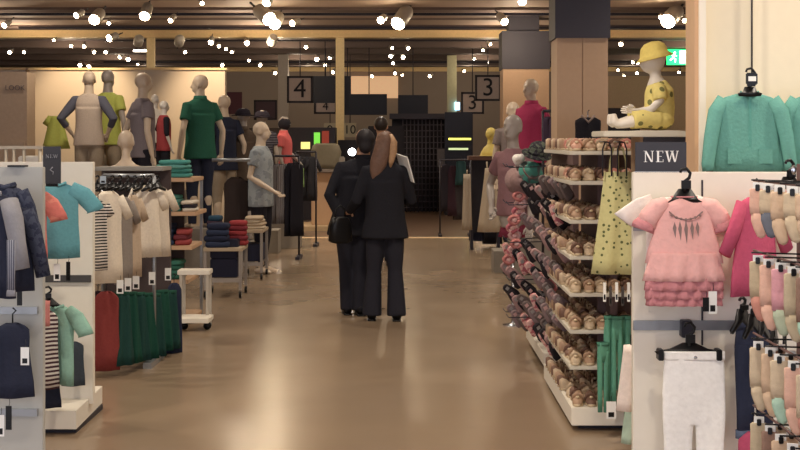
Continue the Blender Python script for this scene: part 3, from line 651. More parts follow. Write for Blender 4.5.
# second arm reaches further
b.build('body', MANNW, bt, voxel=.006, extra=e_)
o = MB(); o.tube([(.012, 0, .07), (.017, 0, .12), (.014, 0, .2), (.0, 0, .245)], [(.078, .07), (.077, .065), (.074, .062), (.048, .04)], 20)
for sg_ in (-1, 1): o.tube([(.0, sg_*.045, .22), (.002, sg_*.072, .19), (.006, sg_*.08, .155)], [.036, .036, .037], 14)
o.build('shirt', YEL, bt, voxel=.007)
o = MB(); o.ell((.012, 0, .055), (.08, .085, .055))
for sg_ in (-1, 1): o.tube([(.0, sg_*.042, .055), (-.07, sg_*.056, .062), (-.13, sg_*.062, .052)], [.052, .05, .046], 16)
o.build('trousers', YEL, bt, voxel=.007)
M = Matrix.Translation((-.01, 0, .385)) @ Matrix.Rotation(R(-14), 4, 'Y')
MB().lathe([(.098, -.022), (.1, -.02), (.072, .002), (.069, .02), (.062, .045), (.04, .062), (.005, .068), (.003, .06), (.06, .035), (.066, 0)], n=28).jitter(.005, 18).xf(M).build('sun_hat', YELP, bt)
MB().box(-.12, .1, -.1, .1, -.004, 0).build('seat_pad', mat('white pad', '#e6dccb'), bt, smooth=False)

# ================================================================== RIGHT: YELLOW DRESS, TEAL LEGGINGS IN FRONT OF THE SHOES
s5 = 192
YG = fab('lime yellow print', '#c9c27a', pat='dots', col2='#5c6434', pscale=32)
dr = thing('dress', 'yellow child dress with dark green print hanging beside the shoe shelves', 'dress', P(618, 172, s5))
dress_mb(28/s5, 54/s5, 102/s5, amp=.01, folds=7).build('skirt', YG, dr)
for dx in (-.045, .0, .045): MB().tube([(dx, 0, -.01), (dx*.9, 0, .06), (dx*.5, 0, .13)], .005, 6).build('strap', YG, dr)
for k, px in enumerate((606, 621)):
    t = thing('display_hook', 'tall dark wire hook, %s above the yellow dress' % ('left one' if k == 0 else 'right one'), 'hook', P(px, 176, s5)+Vector((0, -.03, 0)))
    MB().tube([(-.022, 0, 0), (-.022, 0, .14), (-.01, 0, .175), (.012, 0, .175), (.024, 0, .14), (.024, 0, 0)], .004, 6).build('wire', DARKM, t)
    MB().tube([(0, 0, .178), (0, .25, .178)], .004, 6).build('arm', DARKM, t)
for k in range(5): swing_tag('narrow dark price tag, %s from the left below the yellow dress' % ORD[k], P(604+k*6, 282+(k % 2)*4, s5)+Vector((0, -.02, 0)), .1, .015, m=mat('tag grey', '#4c4644') if k % 2 else PAPER, group='price tags below the yellow dress')
TG = fab('sea green', '#4e9c7c')
for k in range(5):
    px = 603+k*7; z0 = 316+(26 if k == 0 else 0); ln = (412-z0-(k*3))/187
    t = thing('leggings', 'sea green child leggings, %s from the left below the yellow dress' % ORD[k], 'leggings', P(px, z0, 187)+Vector((0, .02*(k % 2), 0)), R(25*(k % 2)), 'sea green leggings on the hooks')
    pants_mb(.06, ln, d=.016, crotch=.25, ph=k).build('legs', TG, t)
    MB().loft([ring(0, 0, z, .033, .018, 20) for z in (-.02, 0)]).build('waistband', fab('sea green dark', '#3f8468'), t)
swing_tag('white price tag hanging below the sea green leggings', P(610, 400, 190)+Vector((0, -.04, 0)), .09, .05)
swing_tag('dark tag beside the white tag below the leggings', P(625, 405, 189)+Vector((0, -.04, 0)), .1, .025, m=BLACKP)

# ================================================================== RIGHT: SHOE SHELVES
XL = .915; YF = Y(180); YB = YF+1.35
zs = [Z(151, 180), Z(181, 180), Z(220, 180), Z(256, 180), Z(293, 180), Z(330, 180), Z(366, 180)]
sv = thing('shoe_shelving', 'white open shelving full of beige baby shoes beside the aisle', 'shelving', (0, 0, 0))
for k, z in enumerate(zs):
    MB().box(XL, 1.5, YF, YB, z-.022, z).build('shelf', LIPM, sv, smooth=False, bevel=.003)
MB().box(1.16, 1.2, YF+.12, YB, .14, zs[0]+.0).build('back_board', mat('plum board', '#6b5552', .7), sv, smooth=False)
MB().prism([(XL+.0, .03), (1.5, .03), (1.5, .13), (XL+.0, .13)], YF-.08, YB).build('base', WHITE, sv, smooth=False, bevel=.004)
MB().box(XL+.05, 1.5, YF, YB-.05, 0, .03).build('plinth', DARKM, sv, smooth=False)
MB().box(XL+.2, 1.5, YF+.3, YF+.34, .13, zs[0]).build('cross_board', mat('plum board', ''), sv, smooth=False)
SH = [('peach', mat('peach shoe', '#c99a84', .6)), ('beige', mat('beige shoe', '#a98a70', .6)), ('cream', mat('cream shoe', '#c0aa8e', .6)), ('brown', mat('brown shoe', '#76594a', .6)), ('rose', mat('rose shoe', '#c98a7c', .6))]
SOLE = mat('shoe sole', '#cdb898', .5)
protos = {}
def shoe(cname, m):
    t = thing('baby_shoe', 'x', 'shoe')
    def sec(y, hw, z1): return [Vector((hw*math.cos(a), y, max(0, z1*.5+z1*.5*math.sin(a)))) for a in [2*PI*i/12 for i in range(12)]]
    MB().loft([[Vector((w*math.cos(2*PI*i/18), -.002+.062*math.sin(2*PI*i/18)*1, z)) for i in range(18)] for z, w in ((0, .026), (.006, .028), (.012, .026))]).build('sole', SOLE, t)
    b_ = MB().loft([sec(-.058, .01, .02), sec(-.045, .023, .032), (sec(-.02, .026, .042)), sec(.0, .025, .03), sec(.02, .024, .052), sec(.045, .023, .062), sec(.058, .012, .055)])
    up = b_.build('upper', m, t)
    MB().tube([(-.026, -.002, .02), (-.02, -.006, .045), (0, -.008, .055), (.02, -.006, .045), (.026, -.002, .02)], [(.008, .003)]*5, 8).build('strap', m, up)
    MB().ell((.0, -.034, .042), (.01, .009, .007), 8, 6).build('bow', SOLE, up)
    return t
def put_shoe(lab, x, y, z, rz, grp, c):
    if c not in protos:
        protos[c] = shoe(*SH[c]); protos[c]['label'] = lab; protos[c].location = (x, y, z); protos[c].scale = (1.15,)*3; protos[c].rotation_euler.z = rz; protos[c]['group'] = grp
    else: clone(protos[c], lab, (x, y, z), rz, grp)
for k, z in enumerate(zs + [.13]):
    zz = z+.001; tier = ORD[k]; yo = -.07 if k == 7 else 0
    for r in range(3):
        for i in range(5):
            c = (k+i+r*2) % 5 if k < 2 else [1, 2, 1, 3, 2][(i+r+k) % 5]
            x = XL+.045+i*.072+random.uniform(-.006, .006)
            if x > 1.3: continue
            where = ('front row' if r == 0 else '%s row' % ORD[r])
            put_shoe('%s baby shoe, %s from left, %s, %s shelf down' % (SH[c][0], ORD[i], where, tier), x, YF+.07+yo+r*.125, zz, R(random.uniform(-12, 12)), 'baby shoes on the %s shelf' % tier, c)
    for i in range(8):
        c = [1, 2, 3][(i+k) % 3]
        for j in range(2):
            put_shoe('%s baby shoe lying sideways, %s back in the %s file, %s shelf down' % (SH[c][0], ORD[i], 'aisle edge' if j == 0 else 'inner', tier), XL+.06+j*.12, YF+.43+i*.105, zz, R(90+random.uniform(-12, 12)), 'baby shoes on the %s shelf' % tier, c)
# little hats and sandals along the very top
for i in range(7):
    col = ('#b8505c', '#d9a58a', '#c4a07e', '#8d4a4c')[i % 4]
    x = XL+.02+i*.06
    t = thing('shoe_box', '%s small patterned box, %s from the left on the top shelf above the shoes' % (('red', 'peach', 'beige', 'maroon')[i % 4], ORD[i]), 'box', (x+.04, YF+1.1, zs[0]+.001), R(random.uniform(-20, 20)), 'small boxes on the top shelf')
    MB().box(-.028, .028, -.05, .05, 0, .03+.02*(i % 3)).build('carton', mat('box '+col, col, pat='blot', col2='#e8d8c0', pscale=30), t, smooth=False, bevel=.003)

# ================================================================== RIGHT: ACCESSORY RACK WITH HATS BEHIND THE SHOES
YA = Y(146)
ar = thing('accessory_rack', 'white base rack with hooks of hats and scarves behind the shoes', 'rack', (0, 0, 0))
MB().box(.95, 1.45, YA, YA+1.3, .05, .14).build('base', WHITE, ar, smooth=False, bevel=.004)
MB().box(1.0, 1.45, YA+.03, YA+1.27, 0, .05).build('plinth', DARKM, ar, smooth=False)
MB().box(1.15, 1.19, YA, YA+1.3, .14, 1.5).build('back_board', mat('plum board', ''), ar, smooth=False)
for z in (1.52, 1.2, .88, .56): MB().box(1.0, 1.15, YA+.3, YA+1.25, z-.02, z).build('shelf', DARKM, ar, smooth=False)
def hat(lab, loc, m, r=.07, band=None, rot=(0, 0, 0), grp=None):
    t = thing('fabric_hat', lab, 'hat', loc, 0, grp); t.rotation_euler = rot
    MB().lathe([(r*1.5, -.01), (r*1.55, -.004), (r*1.0, .006), (r*.98, .03), (r*.85, .065), (r*.5, .085), (.004, .09), (.003, .08), (r*.9, .02), (r*.98, -.004)], n=22).jitter(.008, 16).build('crown', m, t)
    MB().lathe([(r*1.01, .008), (r*1.02, .02), (r*1.0, .03), (r*.96, .03), (r*.96, .008)], n=22).jitter(.008, 16).build('band', band or m, t)
    return t
hat('teal fabric hat drooping at the left end of the accessory rack', P(531, 172, 142), fab('hat teal', '#3f8f7c', pat='blot', col2='#5a6a62', pscale=14), .058, fab('hat mauve', '#9a7670'), (R(60), R(25), 0))
hat('fuzzy black hat with a white patch above the teal hat', P(537, 154, 143), fab('hat black', '#2c2a30', pat='blot', col2='#4f5648', pscale=30), .07, None, (R(20), R(10), 0))
hat('small white brimmed hat left of the fuzzy black hat', P(519, 160, 141), fab('hat white', '#d8cfc4'), .03, None, (R(70), R(30), 0))
hat('mauve floppy hat hanging under the teal hat', P(520, 180, 141), fab('hat mauve', ''), .07, None, (R(80), R(-15), 0))
CORAL = fab('coral', '#d97a72'); ROSE = fab('rose print', '#c9606a', pat='blot', col2='#e9b0a4', pscale=26); MAUV = fab('mauve grey', '#8f7474'); DKB2 = fab('charcoal', '#2f292d'); PKL = fab('pale pink', '#d8a39c'); GRYC = fab('card grey', '#a39a94')
cols = [CORAL, PKL, ROSE, CORAL, ROSE, PKL, CORAL, ROSE]
for k in range(9):
    px = 519+3*math.sin(k*1.3)-k*.9; py = 196+k*8.0; m = cols[k % 8]
    t = thing('hair_scrunchie', 'pink puffy hair bobble, %s from the top in the hanging strand' % ORD[k], 'hair accessory', P(px, py, 141)+Vector((0, .02*(k % 3), 0)), 0, 'pink hair bobbles on the end hook')
    b = MB()
    n = 12; b.loft([[Vector(((.034+.016*math.cos(q))*math.cos(a), .02*math.sin(q)+.0*a, (.026+.014*math.cos(q))*math.sin(a))) for q in [2*PI*j/8 for j in range(8)]] for a in [2*PI*i/n for i in range(n+1)]])
    b.jitter(.008, 40).build('ruffle', m, t); MB().ell((0, -.01, 0), (.022, .012, .018), 10, 6).build('knot', ROSE, t)
WN = ['dusty mauve', 'charcoal', 'rose patterned', 'grey brown', 'dull pink', 'black']
WM = [MAUV, DKB2, ROSE, fab('grey brown cloth', '#6e5c58'), fab('dull pink cloth', '#b08480'), fab('pure black cloth', '#211d22')]
def pouch(lab, p, w, h, m, m2, rot):
    t = thing('pouch', lab, 'pouch', p, 0, 'fabric pouches in slanting bunches'); t.rotation_euler = rot
    cl = MB().loft([ring(0, 0, z*h, x*w, .012, 16, sq=.6) for z, x in ((-1, .8), (-.85, 1.0), (-.4, .95), (-.05, .7), (0, .35))]).build('cloth', m, t)
    MB().box(-.012, .012, -.015, -.011, -.3*h, -.12*h).build('label_card', m2, cl, smooth=False)
for g, (pxa, pya, n, dx, dy, s0, ds, c) in enumerate(((526, 190, 5, 7, 2.5, 144, 3, 1), (545, 184, 5, 5, 1.5, 156, 3, 3), (534, 206, 5, 6, 4, 146, 3, 1), (526, 222, 5, 6, 4, 144, 3, 0), (546, 208, 4, 5, 3, 158, 3, 5), (541, 236, 5, 5, 4, 155, 3, 4),
        (526, 248, 6, 5, 5, 144, 3, 1), (544, 262, 4, 5, 4, 156, 3, 0), (524, 266, 5, 6, 5, 144, 2, 2), (538, 280, 5, 5, 6, 152, 3, 0), (526, 290, 5, 5, 6, 144, 3, 5), (522, 304, 5, 6, 6, 144, 2, 3), (542, 306, 4, 5, 6, 155, 3, 0), (526, 322, 5, 6, 6, 144, 2, 2), (540, 332, 4, 5, 6, 150, 3, 1), (508, 252, 4, 5, 3, 140, 1, 2), (506, 272, 4, 5, 4, 140, 1, 4), (508, 294, 4, 5, 5, 140, 1, 1), (512, 314, 3, 5, 5, 140, 1, 0))):
    for k in range(n):
        q = (c+(k % 3 == 2)*3) % 6; ss = s0+ds*k
        pouch('%s fabric pouch, %s from left in the %s slanting bunch down' % (WN[q], ORD[k], ORD[g]), P(pxa+dx*k-4, pya+dy*k-8, ss), .034, .13, WM[q], PKL if k % 2 else GRYC, (R(8), R(-42+12*math.sin(k*2+g)), R(15+8*math.sin(g))))
for k in range(5):
    z = 1.42-k*.26
    for j in range(2): MB().tube([(1.15, YA+.12+j*.35, z), (.72, YA+.1+j*.3, z-.01), (.7, YA+.1+j*.3, z+.015)], .004, 6).build('hook', DARKM, ar)

# ================================================================== PLINTHS AND MANNEQUINS
def plinth(lab, px, s, h, w=.5, d=.5):
    o = MB().box(-w/2, w/2, -d/2, d/2, 0, h).build('display_plinth', mat('plinth grey', '#8d857a'), smooth=False, bevel=.005)
    tag(o, lab, 'plinth', loc=(X(px, s), Y(s), 0)); return o
def foot_h(top, s, H): return Z(top, s) - H*.985
NAVY = fab('navy', '#262b40'); BLK = fab('black cloth', '#24222a'); KHK = fab('khaki', '#a48f72'); GRN = fab('forest green', '#1f6148')
def fig(lab, px, topy, s, H=1.82, **k):
    h = foot_h(topy, s, H); pl = k.pop('pl', None); nm = k.pop('nm', 'mannequin')
    if h < .09: h = 0
    t, sh = figure(nm, lab, 'mannequin', (X(px, s), Y(s), h), H=H, **k)
    if h: plinth(pl or 'grey display plinth under the ' + lab, px, s, h-.001)
    return t, sh
UPL = ((.06, .03, -.16), (.065, .0, -.31))
fig('mannequin in raglan tee with navy sleeves, hands on hips', 89, 73, 80, 1.8, rz=PI, skin=MANN, arms=(HIPS, HIPS), yaw=R(20), top=dict(m=fab('oat cotton', '#cdb49a'), smat=fab('slate sleeve', '#5a5a68'), sleeve=.75, hem=.5), bottom=dict(m=KHK), pl='plinth under the raglan tee mannequin')
fig('mannequin in lime green tee behind the raglan tee mannequin', 108, 72, 77, 1.84, rz=R(160), skin=MANNG, arms=(UPL, UPL), top=dict(m=fab('lime', '#bcc646'), sleeve=.5), bottom=dict(m=KHK), pl='plinth under the lime tee mannequin')
fig('round-headed mannequin in grey brown tee and black trousers', 143, 75, 89, 1.8, slim=.9, rz=R(125), skin=MANN, arms=(UPL, ((.05, .06, -.16), (.07, .05, -.32))), top=dict(m=fab('grey brown', '#86787a'), sleeve=.5, hem=.49), bottom=dict(m=BLK), pl='plinth under the grey brown tee mannequin')
fig('mannequin in forest green tee and dark trousers, lit from above', 200, 77, 83, 1.84, rz=R(215), skin=MANN, arms=(UPL, ((.05, .03, -.16), (.055, -.02, -.33))), yaw=R(45), top=dict(m=GRN, sleeve=.55, collar=1, hem=.47, e=.02), bottom=dict(m=NAVY, r=.05), pl='plinth under the forest green tee mannequin')
fig('mannequin in navy tee with khaki trousers beside the green one', 224, 97, 77, 1.78, rz=R(215), skin=MANN, arms=(UPL, ((.06, .03, -.16), (.08, .0, -.32))), yaw=R(10), top=dict(m=NAVY, sleeve=.5, hem=.47), bottom=dict(m=KHK), pl='plinth under the navy tee mannequin')
fig('mannequin in pale grey tee and black trousers facing right', 261, 119, 83, 1.82, rz=R(75), skin=MANN, arms=(((.03, .03, -.16), (.0, -.12, -.25)), ((.03, .05, -.16), (.02, .02, -.31))), yaw=R(10), top=dict(m=fab('pale grey', '#9aa2a4', pat='blot', col2='#868e92', pscale=8), sleeve=.5, hem=.46, e=.02), bottom=dict(m=BLK))
fig('mannequin in brown sleeveless top behind the navy tee mannequin', 243, 110, 76, 1.74, rz=R(190), skin=MANNG, arms=(DOWN, DOWN), top=dict(m=fab('dark olive', '#5c4a3a'), sleeve=.35, hem=.47, collar=1), bottom=dict(m=BLK), pl='plinth under the brown top mannequin')
hat_ = hat('dark cap on the head of the brown top mannequin', (X(243, 76), Y(76), Z(115, 76)), fab('dark cap', '#2d2733'), .1)
fig('mannequin in black and white striped top among dark capped heads', 262, 112, 70, 1.7, rz=R(200), skin=MANNG, top=dict(m=fab('grey stripe', '#5a5660', pat='hstripe', col2='#2a2630', pscale=9), sleeve=.5), bottom=dict(m=BLK), pl='plinth under the striped top mannequin')
hat_ = hat('dark cap on the head of the striped top mannequin', (X(262, 70), Y(70), Z(117, 70)), fab('dark cap', ''), .11)
fig('child mannequin in coral red polo with dark hair', 284, 118, 67, 1.5, rz=R(80), skin=MANNG, arms=(DOWN, ((.03, -.02, -.15), (.02, -.12, -.24))), top=dict(m=fab('coral red', '#e85a58'), sleeve=.55, collar=1, e=.022), bottom=dict(m=BLK), pl='plinth under the coral polo mannequin')
wg = tag(MB().ell((0, 0, 0), (.095, .11, .1)).jitter(.01, 14).build('dark_wig', BLK), 'dark hair on the coral polo mannequin', 'wig', loc=(X(284.5, 67), Y(67)+.01, Z(124, 67)))
fig('child mannequin in red vest and black sleeves before the cream wall', 164, 102, 78, 1.15, rz=R(120), skin=MANNW, arms=(DOWN, ((.06, .02, -.12), (.09, .0, -.2))), top=dict(m=fab('deep red', '#b8383a'), smat=BLK, sleeve=.6, hem=.46), bottom=dict(m=BLK), pl='tall plinth under the red vest child mannequin')
fig('cream child mannequin in white tee, head turned, by the cream wall', 155, 96, 76, 1.2, rz=R(170), skin=MANNW, top=dict(m=fab('chalk', '#ddd0bc'), sleeve=.5), bottom=dict(m=BLK), pl='tall plinth under the white tee child mannequin')
fig('slim cream bust mannequin rising behind the black hanger rail', 126, 133, 118, 1.55, rz=R(180), skin=MANN, slim=.7, arms=(((.0, .0, -.16), (.0, .0, -.3)), ((.0, .0, -.16), (.0, .0, -.3))), bottom=dict(m=KHK))
# right side figures
fig('mannequin in mauve top and magenta skirt with hand on hip', 513, 119, 116, 1.82, slim=.74, rz=R(-35), skin=MANNG, arms=(HIPS, DOWN), top=dict(m=fab('mauve', '#8e5f62'), sleeve=.5, hem=.54, e=.012), skirt=dict(m=fab('magenta dark', '#8c2840'), hem=.42, k=.55), legs=False)
fig('mannequin in bright magenta polo standing before the tan column', 531, 81, 88, 1.8, rz=R(-50), skin=MANN, arms=(DOWN, UPL), top=dict(m=fab('magenta', '#c02a58'), sleeve=.5, collar=1, e=.022), bottom=dict(m=BLK), pl='plinth under the magenta polo mannequin')
fig('bald cream mannequin in grey tee behind the mauve top mannequin', 513, 104, 82, 1.8, rz=R(10), skin=MANN, top=dict(m=fab('warm grey', '#8d7c74'), sleeve=.5), bottom=dict(m=BLK), pl='plinth under the bald cream mannequin')
yb = thing('bust_form', 'yellow child bust form standing on the dark wooden counter', 'bust form', (X(491, 69), Y(69), Z(156, 69)))
b = MB(); b.tube([(0, 0, 0), (0, 0, .05), (0, 0, .12), (0, 0, .17), (-.0, 0, .25)], [(.16, .1), (.15, .1), (.11, .07), (.055, .05), (.05, .05)], 18); b.ell((.0, 0, .32), (.08, .09, .095)); b.tube([(.06, 0, .31), (.1, 0, .3)], .02)
b.build('body', mat('yellow bust', '#dcc56c', .5), yb, voxel=.012)
MB().lathe([(.165, 0), (.165, .012), (.15, .014)]).build('base_ring', mat('yellow bust', ''), yb)

# ================================================================== THE COUPLE
SUIT = fab('black suit', '#22222a'); SUIT2 = fab('dark navy suit', '#272732')
sp = 112.5
def shoes(t, H, feet, m, rz=None):
    for fx, fy in feet:
        b = MB(); x, y = fx*H, fy*H
        b.tube([(x, y+.055, .045), (x, y+.02, .05), (x, y-.05, .035), (x, y-.12, .025), (x, y-.16, .02)], [(.035, .045), (.042, .045), (.046, .034), (.046, .022), (.025, .012)], 14)
        b.box(x-.035, x+.035, y-.15, y+.08, 0, .012).build('shoe', m, t)
SHO = mat('black leather', '#121214', .35)
feet = ((-.062, .02), (.07, 0))
t, _ = figure('person', 'standing person with long fair hair in black suit holding papers, seen from behind', 'person', (X(385, sp), Y(sp), 0), rz=PI, H=1.67, skin=SKIN, arms=(((.05, -.05, -.16), (-.02, -.19, -.18)), ((.06, .02, -.16), (.1, -.1, -.22))), yaw=R(-40), feet=feet, slim=1.03,
    top=dict(m=SUIT, sleeve=1.0, hem=.455, e=.026, name='jacket', flare=.015, collar=1), bottom=dict(m=SUIT2, r=.088))
shoes(t, 1.67, feet, SHO)
# hair: cap plus long fall down the back (+Y local is the back)
HAIRB = mat('fair brown hair', '#75594a', .5, var=.3, scale=45, bump=.5); HAIRL = mat('fair hair', '#b8926e', .5, var=.25, scale=45, bump=.5); HAIRD = mat('dark hair', '#2c2420', .5, var=.2, scale=40, bump=.4)
hc = Vector((0, .012, .945*1.67)); b = MB()
b.ell(hc+Vector((0, .004, .008)), (.085, .098, .096))
b.tube([hc+Vector((.01, .05, .0)), hc+Vector((.03, .075, -.09)), hc+Vector((.055, .085, -.18)), hc+Vector((.085, .085, -.27)), hc+Vector((.1, .08, -.33))], [(.075, .05), (.075, .045), (.075, .035), (.055, .025), (.02, .01)], 20)
b.jitter(.008, 12).build('hair', HAIRB, t, voxel=.01)
MB().tube([hc+Vector((-.045, .045, .07)), hc+Vector((-.075, .055, .0)), hc+Vector((-.07, .07, -.09)), hc+Vector((-.055, .08, -.17)), hc+Vector((-.05, .08, -.22))], [.02, .034, .036, .026, .008], 14).jitter(.004, 20).build('hair_highlight', HAIRL, t)
pp = thing('paper_sheet', 'white paper sheets held by the person with fair hair', 'paper', P(405, 168, sp), R(60)); pp.rotation_euler = (R(8), R(-20), R(25))
MB().box(-.02, .05, -.1, .1, -.12, .12).xf(Matrix.Diagonal((.15, 1, 1, 1))).build('sheet', PAPER, pp, smooth=False)
MB().box(.006, .012, -.095, .09, -.13, .1).build('second_sheet', PAPER, pp, smooth=False)
feet = ((-.03, .03), (.035, -.02))
t, _ = figure('person', 'standing person with short dark hair in dark suit leaning close on the left', 'person', (X(354, sp-3), Y(sp-3)+.04, 0), rz=R(190), H=1.7, skin=SKIN, arms=(((.05, -.1, -.14), (-.06, -.2, -.16)), ((.075, .04, -.15), (.02, .06, -.27))), yaw=R(-50), pitch=R(12), feet=feet, slim=1.2, lean=(-.07, -.02),
    top=dict(m=SUIT, sleeve=1.0, hem=.45, e=.03, name='jacket', flare=.02, collar=1), bottom=dict(m=SUIT2, r=.065))
shoes(t, 1.7, feet, SHO)
hx = -.07*.43*2*1.7; hc = Vector((hx, .01, .945*1.7))
MB().ell(hc, (.088, .1, .1)).ell(hc+Vector((0, .04, -.06)), (.07, .06, .07)).jitter(.006, 14).build('hair', mat('charcoal hair', '#2f2b2d', .6, var=.2), t, voxel=.01)
bag = thing('handbag', 'black handbag at the hip of the person on the left', 'bag', P(341, 224, sp)+Vector((-.0, -.12, 0)), R(25))
MB().loft([ring(0, 0, z, w, .05, 20, sq=.6) for z, w in ((-.16, .07), (-.14, .11), (0, .1), (.06, .075), (.07, .05))]).build('bag_body', SHO, bag)
MB().tube([(-.05, 0, .05), (-.04, 0, .14), (0, 0, .17), (.04, 0, .14), (.05, 0, .05)], .008, 8).build('handle', SHO, bag)
t, _ = figure('person', 'tall dark-haired person farther back, only the head seen above the couple', 'person', (X(381, 78), Y(78), 0), rz=R(180), H=1.9, skin=SKIN, slim=.9, arms=(((.0, -.02, -.16), (-.02, -.08, -.28)), ((.0, -.02, -.16), (-.02, -.08, -.28))), top=dict(m=SUIT, sleeve=1.0, hem=.46, name='jacket'), bottom=dict(m=SUIT2, r=.06))
shoes(t, 1.9, ((-.055, 0), (.055, 0)), SHO)
MB().ell((0, .01, .95*1.9), (.088, .1, .1)).build('hair', HAIRD, t)

# ================================================================== LEFT, NEAR PANELS
sL = 225; yL = Y(sL); xr = X(43, sL); ztop = Z(167, sL)
pl = thing('display_stand', 'nearest white display panel in painted shade at the left edge behind the navy jackets', 'display panel', (0, yL, 0))
MB().box(-2.6, xr, 0, .04, 0, ztop).build('board', mat('shade-toned white laminate', '#b4b3ac', .5, var=.03, bump=.02), pl, smooth=False, bevel=.003)  # white board toned grey: its shade is put into the colour
for py in (310, 412): MB().box(-2.6, xr-.02, -.02, 0, Z(py, sL)-.016, Z(py, sL)+.016).build('slot_rail', GREYM, pl, smooth=False)
MB().box(X(8, sL), X(25, sL), -.01, .05, ztop, ztop+.008).build('top_clip', BLACKP, pl, smooth=False)
GRYS = fab('heather grey', '#8b8a90'); NAVP = fab('navy plaid', '#3c4258', pat='blot', col2='#2a3048', pscale=40)
def jacket(lab, px, py, s, w, h, m, sm, rz, dy, ph=0, grp=None):
    t = thing('jacket', lab, 'jacket', P(px, py, s)+Vector((0, dy, 0)), rz, grp)
    tee_mb(w, h, sl=0, flare=1.1, d=.04, ph=ph, folds=5, amp=.008).build('bodice', m, t)
    for sg_ in (-1, 1):
        MB().tube([(sg_*w*.36, 0, -.03), (sg_*w*.5, -.01, -.1), (sg_*w*.62, -.02, -.2), (sg_*w*.72, -.02, -.3)], [(.035, .042), (.036, .042), (.032, .036), (.03, .032)], 16).build('sleeve', sm, t)
    MB().tube([(-.05, -.01, .0), (0, -.03, -.012), (.05, -.01, .0)], .012, 8).build('collar', sm, t)
    return t
jacket('navy child jacket, frontmost of the three at the left edge', 16, 203, 236, .2, .36, NAVY, NAVP, R(15), -.12)
jacket('grey sleeved navy jacket cut by the left edge of the photo', 0, 192, 243, .22, .42, NAVY, GRYS, R(-20), -.1, 2)
jacket('dark patterned jacket behind the front navy jacket', 8, 184, 229, .2, .38, NAVP, NAVP, R(25), -.07, 4)
o = thing('scarf', 'pale striped scarf hanging in front of the navy jackets', 'scarf', P(11, 240, 262)); MB().loft([ring(0, 0, z, .016, .008, 14, folds=2, amp=.003, ph=z*20) for z in (-.19, -.1, 0)]).build('cloth', fab('scarf stripe', '#8d8f9a', pat='vstripe', col2='#4c5064', pscale=40), o)
MB().loft([ring(.0, 0, z, .016+.003*(z < -.2), .006, 10) for z in (-.215, -.19)]).build('fringe', GRYS, o)
swing_tag('black tag on the near left panel below the navy jackets', P(23, 289, 232)+Vector((0, -.05, 0)), .065, .022, m=BLACKP)
o = edge_garment('shorts', 'dark navy child garment hanging low at the left edge', 'clothes', X(4, 234), yL-.1, Z(326, 234), .15, .33, NAVY, 10, .0, flare=1.25)
swing_tag('white tag beside the low navy garment at left', P(29, 345, 236)+Vector((0, -.06, 0)), .075, .035)
swing_tag('black tag under the low navy garment at left edge', P(13, 403, 236)+Vector((0, -.06, 0)), .1, .025, m=BLACKP)
swing_tag('pale tag low at the left edge below the rail', P(5, 412, 236)+Vector((0, -.06, 0)), .09, .03)

sM = 176; yM = Y(sM); xr2 = X(93, sM); xl2 = -2.6
pl = thing('display_stand', 'second white display panel with plinth behind the teal and coral tees', 'display panel', (0, yM, 0))
MB().box(xl2, xr2, 0, .05, .1, Z(162, sM)).build('board', WHITE, pl, smooth=False, bevel=.003)
o = MB(); vs = [(xl2, -.33, 0), (X(82, 181), -.33, 0), (X(103, 167), .38, 0), (xl2, .38, 0)]
o.loft([[Vector((x, y, .03)) for x, y, _ in vs], [Vector((x, y, .13)) for x, y, _ in vs]]).build('plinth', WHITE, pl, smooth=False)
MB().box(xl2, X(80, 181), -.28, .34, 0, .03).build('plinth_recess', DARKM, pl, smooth=False)
MB().box(xl2, xr2-.01, -.02, 0, Z(282, sM), Z(275, sM)).build('slot_rail', mat('charcoal rail', '#4a4848', .5), pl, smooth=False)
TEALT = fab('teal jersey', '#57a8b6'); MINT = fab('mint jersey', '#86bfa8')
def lefttee(nm, lab, px, py, s, w, h, m, rz, dy, ph=0):
    t = thing(nm, lab, 'top', P(px, py, s)+Vector((0, dy, 0)), rz); tee_mb(w, h, sl=0, flare=1.05, d=.03, ph=ph, folds=4, amp=.008).build('bodice', m, t)
    for sg_ in (-1, 1): MB().tube([(sg_*w*.3, 0, -.03), (sg_*w*.6, 0, -.07), (sg_*w*.85, 0, -.13), (sg_*w*.88, 0, -.15)], [(.026, .04), (.03, .048), (.028, .046), (.03, .05)], 16).jitter(.004, 20).build('sleeve', m, t)
    MB().tube([(-.04, -.01, .002), (0, -.026, -.014), (.04, -.01, .002)], .008, 8).build('neckline', m, t)
    return t
lefttee('shirt', 'teal short sleeved tee on the second white panel', 66, 182, 184, .22, .4, TEALT, R(20), -.16)
lefttee('shirt', 'coral tee with a pale print beside the teal tee', 44, 190, 188, .16, .38, fab('coral print', '#e0685c', pat='blot', col2='#e87a66', pscale=12), R(-10), -.2, 2)
swing_tag('white price tag hanging below the teal tee', P(62, 262, 186)+Vector((0, -.1, 0)), .09, .035)
swing_tag('dark tag right of the white tag below the teal tee', P(73, 260, 186)+Vector((0, -.1, 0)), .1, .022, m=BLACKP)
lefttee('shirt', 'mint green tee hanging on the lower rail of the second panel', 66, 302, 184, .2, .42, MINT, R(-25), -.14, 3)
hanger('black hanger with its arm showing above the mint tee', P(54, 297, 185)+Vector((0, -.13, 0)), w=.22, hook=.07, rz=R(20))
edge_garment('shirt', 'maroon and white striped top on the lower rail', 'top', X(48, 188), Y(188)-.06, Z(308, 188), .14, .42, fab('maroon stripe', '#d8d0c4', pat='hstripe', col2='#4e2f36', pscale=14), 20, .0)
edge_garment('shorts', 'navy garment under the striped top on the second panel', 'clothes', X(48, 186), Y(186)-.0, Z(376, 186), .13, .17, NAVY, 10, .0, hook=False)
edge_garment('shorts', 'dark slate garment behind the mint tee', 'clothes', X(67, 181), yM-.07, Z(345, 181), .12, .25, fab('dark slate', '#39424c'), 10, .0, hook=False)
